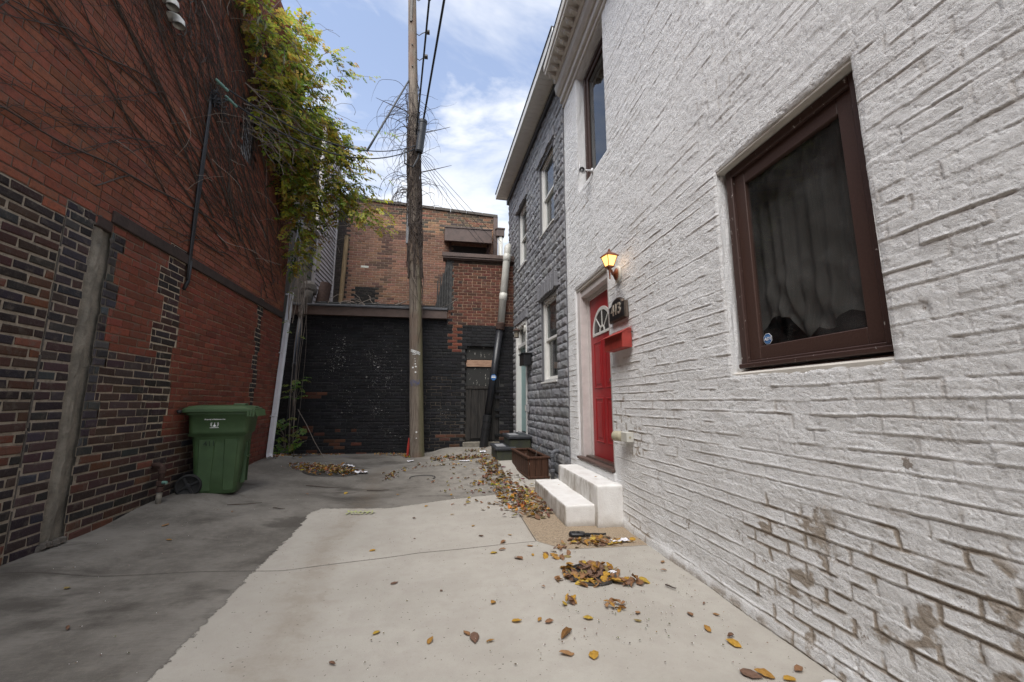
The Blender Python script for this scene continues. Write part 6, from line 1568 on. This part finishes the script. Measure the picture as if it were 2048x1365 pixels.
single = [(.67,2.27,.12,9),(.62,2.11,.085,5),(.75,2.08,.08,2),(.61,2.41,.06,3),(.18,2.32,.11,7),(.14,2.37,.06,1),(.26,2.28,.05,0),(.32,2.68,.06,0),(.43,2.45,.065,2),(.56,2.44,.05,0),(.84,2.41,.065,6),(1.15,2.42,.05,5),(1.11,2.34,.05,8),(-.05,2.33,.06,0),(-.34,2.45,.05,6),(-.32,3.06,.06,7),(-.57,3.65,.06,2),(.68,2.84,.04,1),(.73,3.4,.05,2),(-2.47,4.26,.07,5),(-2.23,3.91,.05,0),(-2.14,4.72,.05,3),(1.5,2.06,.085,2),(1.53,2.12,.06,4),(1.47,1.82,.09,0),(1.66,1.83,.07,3),(1.41,1.83,.10,7),(1.56,1.78,.07,2),(1.61,2.46,.04,4),(1.45,2.36,.06,3),(1.45,2.2,.06,0),(1.60,2.33,.045,5),(1.70,3.1,.06,5),(1.62,2.95,.06,1),(.5,3.55,.07,1),(.53,3.72,.08,3),(.42,3.5,.07,6),(.35,3.9,.06,4),(.60,3.35,.09,3),(.62,3.9,.05,2),(.75,3.6,.06,5),(1.38,4.9,.05,0),(1.65,4.35,.05,0),(-.5,2.2,.05,4),(-.25,3.9,.03,4),(.0,2.9,.03,7),(-.3,4.5,.06,4),(.1,4.6,.05,2),(.3,4.2,.05,2),(-.2,5.0,.06,2),(-2.3,3.1,.05,8),(-1.9,2.6,.05,4),(.1,5.6,.07,2),(-1.7,5.6,.05,3),(-.6,5.7,.05,0),(-1.3,5.9,.09,6)]
for x, y, s, pk in single:
    L0 = .22 if (1.24 <= x <= 1.6 and 4.05 < y < 5.5) else (.42 if (x > 1.6 and 4.05 < y < 5.4) else 0)
    put_leaf(x, y, s, 'fallen leaf lying alone on the alley concrete' if not L0 else 'fallen leaf resting on the white doorstep', 'single fallen leaves' if not L0 else 'leaves on the white doorstep', pk, L0, .08)
def cluster(n, cx, cy, rx, ry, s0, s1, lab, grp, rot=0., pile=.05):
    for k in range(n):
        a = rr.uniform(0,6.28); q = rr.random()**.6; u = q*rx*math.cos(a); v = q*ry*math.sin(a)
        x = cx+u*math.cos(rot)-v*math.sin(rot); y = cy+u*math.sin(rot)+v*math.cos(rot)
        put_leaf(x, y, rr.uniform(s0,s1), lab, grp, None, pile*(1-q)*rr.random(), .5)
A_ = ('fallen leaf in the nearest pile, round the small iron cover','leaves piled on the small iron cover')
cluster(92,1.07,3.00,.21,.20,.055,.10,*A_); cluster(18,1.05,2.84,.15,.05,.05,.085,*A_,pile=.02); cluster(12,1.28,2.80,.12,.04,.07,.11,*A_); cluster(10,.88,2.93,.10,.05,.04,.07,*A_,pile=.02)
cluster(10,.95,3.35,.22,.10,.05,.09,*A_,pile=.0)
cluster(14,1.05,2.52,.07,.055,.035,.06,'fallen leaf in the small clump in front of the nearest pile','small leaf clump',pile=.03)
cluster(6,.80,2.58,.06,.09,.06,.085,'fallen leaf in the trio left of the small clump','leaf trio',pile=.015)
cluster(66,1.36,3.63,.29,.12,.05,.085,'fallen leaf in the heap below the key fob','leaves heaped before the steps',pile=.04)
cluster(12,1.05,3.56,.12,.10,.04,.07,'fallen leaf on the brown slab left of the key fob','leaves left of the key fob',pile=.0)
cluster(6,1.68,3.62,.09,.06,.05,.08,'fallen leaf against the foot of the white wall','leaves at the wall foot',pile=.0)
# the rest: drifts too many to count
def drift(mb, n, pts, wd, s0, s1, pile=.03):
    for k in range(n):
        i = rr.randrange(len(pts)-1); t = rr.random(); (x1,y1),(x2,y2) = pts[i], pts[i+1]; x = x1+(x2-x1)*t; y = y1+(y2-y1)*t
        ww = wd[i]+(wd[i+1]-wd[i])*t; x += rr.gauss(0,.55)*ww; y += rr.gauss(0,.55)*ww*1.1
        if x > 1.2 and 4.0 < y < 5.6: x = 1.2-rr.random()*.25
        if x > 1.23 and y > 6.1: x = 1.2-rr.random()*.3
        q = float(vn(x*5,y*5,9))
        if q < .30 and rr.random() < .75: continue
        leafmesh(mb, V((x,y,g(x,y)+.012+rr.random()*pile*q)), rr.uniform(0,6.28), rr.uniform(s0,s1), rr, tuple(c*rr.uniform(.6,1.15) for c in rr.choice(LP_)), 1.0, .5)
mb = MB()
drift(mb, 560, [(.86,6.6),(.80,6.0),(1.0,5.5),(.95,4.9),(.98,4.55)], [.22,.28,.30,.34,.20], .05,.085, .05)
drift(mb, 520, [(-.25,8.5),(.35,8.45),(.75,8.2),(.80,7.4),(.85,6.7)], [.12,.20,.2,.14,.22], .045,.08)
drift(mb, 90, [(.2,6.9),(.5,5.6),(.6,4.9)], [.5,.5,.4], .04,.07, .0)
build('fallen_leaves', mb, M['fallen'], None, (.8,6,0), True, 'drift of brown and yellow leaves along the right side of the alley', 'leaves', None, 'stuff')
mb = MB()
drift(mb, 620, [(-2.3,7.55),(-1.95,7.35),(-1.55,7.12)], [.28,.32,.20], .045,.08, .05)
build('fallen_leaves', mb, M['fallen'], None, (-1.9,7.3,.1), True, 'heap of brown leaves over the far manhole cover', 'leaves', None, 'stuff')
mb = MB()
drift(mb, 150, [(-3.0,7.6),(-2.95,8.1),(-3.1,9.2),(-2.2,9.35)], [.08,.10,.12,.06], .04,.07)
drift(mb, 120, [(-1.5,9.3),(-.85,9.2),(-.75,8.75)], [.12,.12,.05], .04,.07); drift(mb, 70, [(.9,9.1),(.75,8.8),(.5,8.9)], [.12,.12,.1], .04,.07)
drift(mb, 110, [(-.9,6.7),(-.85,7.2),(-.35,8.1),(.2,7.6)], [.10,.12,.22,.3], .04,.075,.0)
build('fallen_leaves', mb, M['fallen'], None, (-1,9.2,.1), True, 'thin line of leaves caught along the foot of the back wall', 'leaves', None, 'stuff')

mb = MB()
for k in range(520):
    c0 = rr.choice([(1.08,3.0,.35,.30),(1.36,3.6,.4,.2),(1.05,2.5,.25,.2),(.8,2.4,.7,.5),(1.5,2.6,.3,.7),(.9,5.2,.4,.9),(.6,3.6,.6,.8),(-2.2,3.6,.5,1.2)]); x = rr.gauss(c0[0],c0[2]); y = rr.gauss(c0[1],c0[3])
    if x > 1.74 or (x > 1.15 and 4.0 < y < 5.6) or y < 1.5: continue
    leafmesh(mb, V((x,y,g(x,y)+.009)), rr.uniform(0,6.28), rr.uniform(.005,.014), rr, tuple(c*rr.uniform(.2,.6) for c in rr.choice(LP_)), .15, .1)
build('leaf_crumbs', mb, M['fallen'], None, (.9,3,0), False, 'crumbs of broken leaf and grit on the concrete', 'leaf litter', None, 'stuff')

# ================================================================= sky, sun, camera
EL, AZ = rad(58), rad(-150)         # AZ measured from +Y towards +X
wd_ = bpy.data.worlds.new('World'); sc.world = wd_; wd_.use_nodes = True; nt = wd_.node_tree; nt.nodes.clear()
def N(t, **k):
    n = nt.nodes.new(t)
    for a, b in k.items(): setattr(n, a, b)
    return n
sky = N('ShaderNodeTexSky', sky_type='NISHITA'); sky.sun_disc = False; sky.sun_elevation = EL; sky.sun_rotation = AZ; sky.air_density = 1.0; sky.dust_density = 1.2; sky.ozone_density = 1.5
tc = N('ShaderNodeTexCoord'); sp_ = N('ShaderNodeSeparateXYZ'); nt.links.new(tc.outputs['Generated'], sp_.inputs[0])
def W(op, a, b=0., c=0.):
    m = N('ShaderNodeMath', operation=op)
    for i, v in enumerate((a,b,c)):
        if isinstance(v, (int,float)): m.inputs[i].default_value = v
        else: nt.links.new(v, m.inputs[i])
    return m.outputs[0]
zz = W('MAXIMUM', W('ADD', sp_.outputs[2], .12), .05)
cb_ = N('ShaderNodeCombineXYZ'); nt.links.new(W('DIVIDE', sp_.outputs[0], zz), cb_.inputs[0]); nt.links.new(W('DIVIDE', sp_.outputs[1], zz), cb_.inputs[1])
def wn(scale, det, rough, loc, sc_=(1,1,1), dist=0.):
    mp = N('ShaderNodeMapping'); nt.links.new(cb_.outputs[0], mp.inputs[0]); mp.inputs['Location'].default_value = loc; mp.inputs['Scale'].default_value = sc_
    n = N('ShaderNodeTexNoise'); nt.links.new(mp.outputs[0], n.inputs['Vector']); n.inputs['Scale'].default_value = scale; n.inputs['Detail'].default_value = det; n.inputs['Roughness'].default_value = rough; n.inputs['Distortion'].default_value = dist
    return n.outputs[0]
def mr(v, a, b, lo=0., hi=1.):
    m = N('ShaderNodeMapRange', interpolation_type='SMOOTHSTEP'); nt.links.new(v, m.inputs[0])
    for i, x in zip((1,2,3,4),(a,b,lo,hi)): m.inputs[i].default_value = x
    return m.outputs[0]
big = wn(CLS, 8, .56, CLO, (1,1.5,1), .25); wis = wn(1.1, 6, .6, (5.2,1.4,0), (1,2.2,1), .5)
cm1 = mr(big, .43, .65); cm2 = mr(wis, .34, .66, .18, .85); cov = W('MAXIMUM', cm1, cm2)
hz = mr(sp_.outputs[2], .0, .75, .60, .22); cov = W('MAXIMUM', cov, hz)
shade = mr(big, .52, .80, 1., .80)
cc = N('ShaderNodeMix', data_type='RGBA'); nt.links.new(shade, cc.inputs[0]); cc.inputs[6].default_value = (3.2,3.55,4.2,1); cc.inputs[7].default_value = (4.3,4.4,4.6,1)
mxs = N('ShaderNodeMix', data_type='RGBA'); nt.links.new(cov, mxs.inputs[0]); 
tn = N('ShaderNodeMix', data_type='RGBA', blend_type='MULTIPLY'); tn.inputs[0].default_value = 1.; nt.links.new(sky.outputs[0], tn.inputs[6]); tn.inputs[7].default_value = (SKT[0],SKT[1],SKT[2],1)
nt.links.new(tn.outputs[2], mxs.inputs[6]); nt.links.new(cc.outputs[2], mxs.inputs[7])
bg = N('ShaderNodeBackground'); nt.links.new(mxs.outputs[2], bg.inputs[0]); bg.inputs[1].default_value = SKS
wo_ = N('ShaderNodeOutputWorld'); nt.links.new(bg.outputs[0], wo_.inputs[0])
sl = bpy.data.lights.new('sun', 'SUN'); sl.energy = SUN; sl.angle = rad(SUNA); sl.color = (1.,.965,.92)
so_ = bpy.data.objects.new('sun', sl); COL.objects.link(so_)
sd_ = V((math.sin(AZ)*math.cos(EL), math.cos(AZ)*math.cos(EL), math.sin(EL))); so_.rotation_euler = sd_.to_track_quat('Z','Y').to_euler()
pl_ = bpy.data.lights.new('lantern_light', 'POINT'); pl_.energy = .7; pl_.color = (1.,.62,.28); pl_.shadow_soft_size = .03
po_ = bpy.data.objects.new('lantern_light', pl_); COL.objects.link(po_); po_.location = V((0,0,0)); po_.parent = ln; po_.location = V((LX,LY,2.72))-OFF[ln.name]; 
cam = bpy.data.cameras.new('camera'); cam.sensor_width = 36; cam.lens = 796/2048*36; cam.clip_start = .02; cam.clip_end = 2000
co_ = bpy.data.objects.new('camera', cam); COL.objects.link(co_); sc.camera = co_
pi_, ya_ = rad(8.79), rad(9.31)
fw = V((math.sin(ya_)*math.cos(pi_), math.cos(ya_)*math.cos(pi_), math.sin(pi_)))
rt = V((math.cos(ya_), -math.sin(ya_), 0)); up = rt.cross(fw)
co_.matrix_world = Matrix(((rt.x,up.x,-fw.x,0),(rt.y,up.y,-fw.y,0),(rt.z,up.z,-fw.z,1.238),(0,0,0,1)))
sc.view_settings.view_transform = 'Standard'; sc.view_settings.look = 'None'; sc.view_settings.exposure = EXPO; sc.view_settings.gamma = 1
sc.render.engine = 'CYCLES'; sc.cycles.max_bounces = 8; sc.cycles.diffuse_bounces = 4; sc.cycles.use_denoising = True; sc.cycles.denoising_prefilter = 'NONE'; sc.cycles.caustics_reflective = False; sc.cycles.transparent_max_bounces = 12; sc.cycles.sample_clamp_indirect = 6
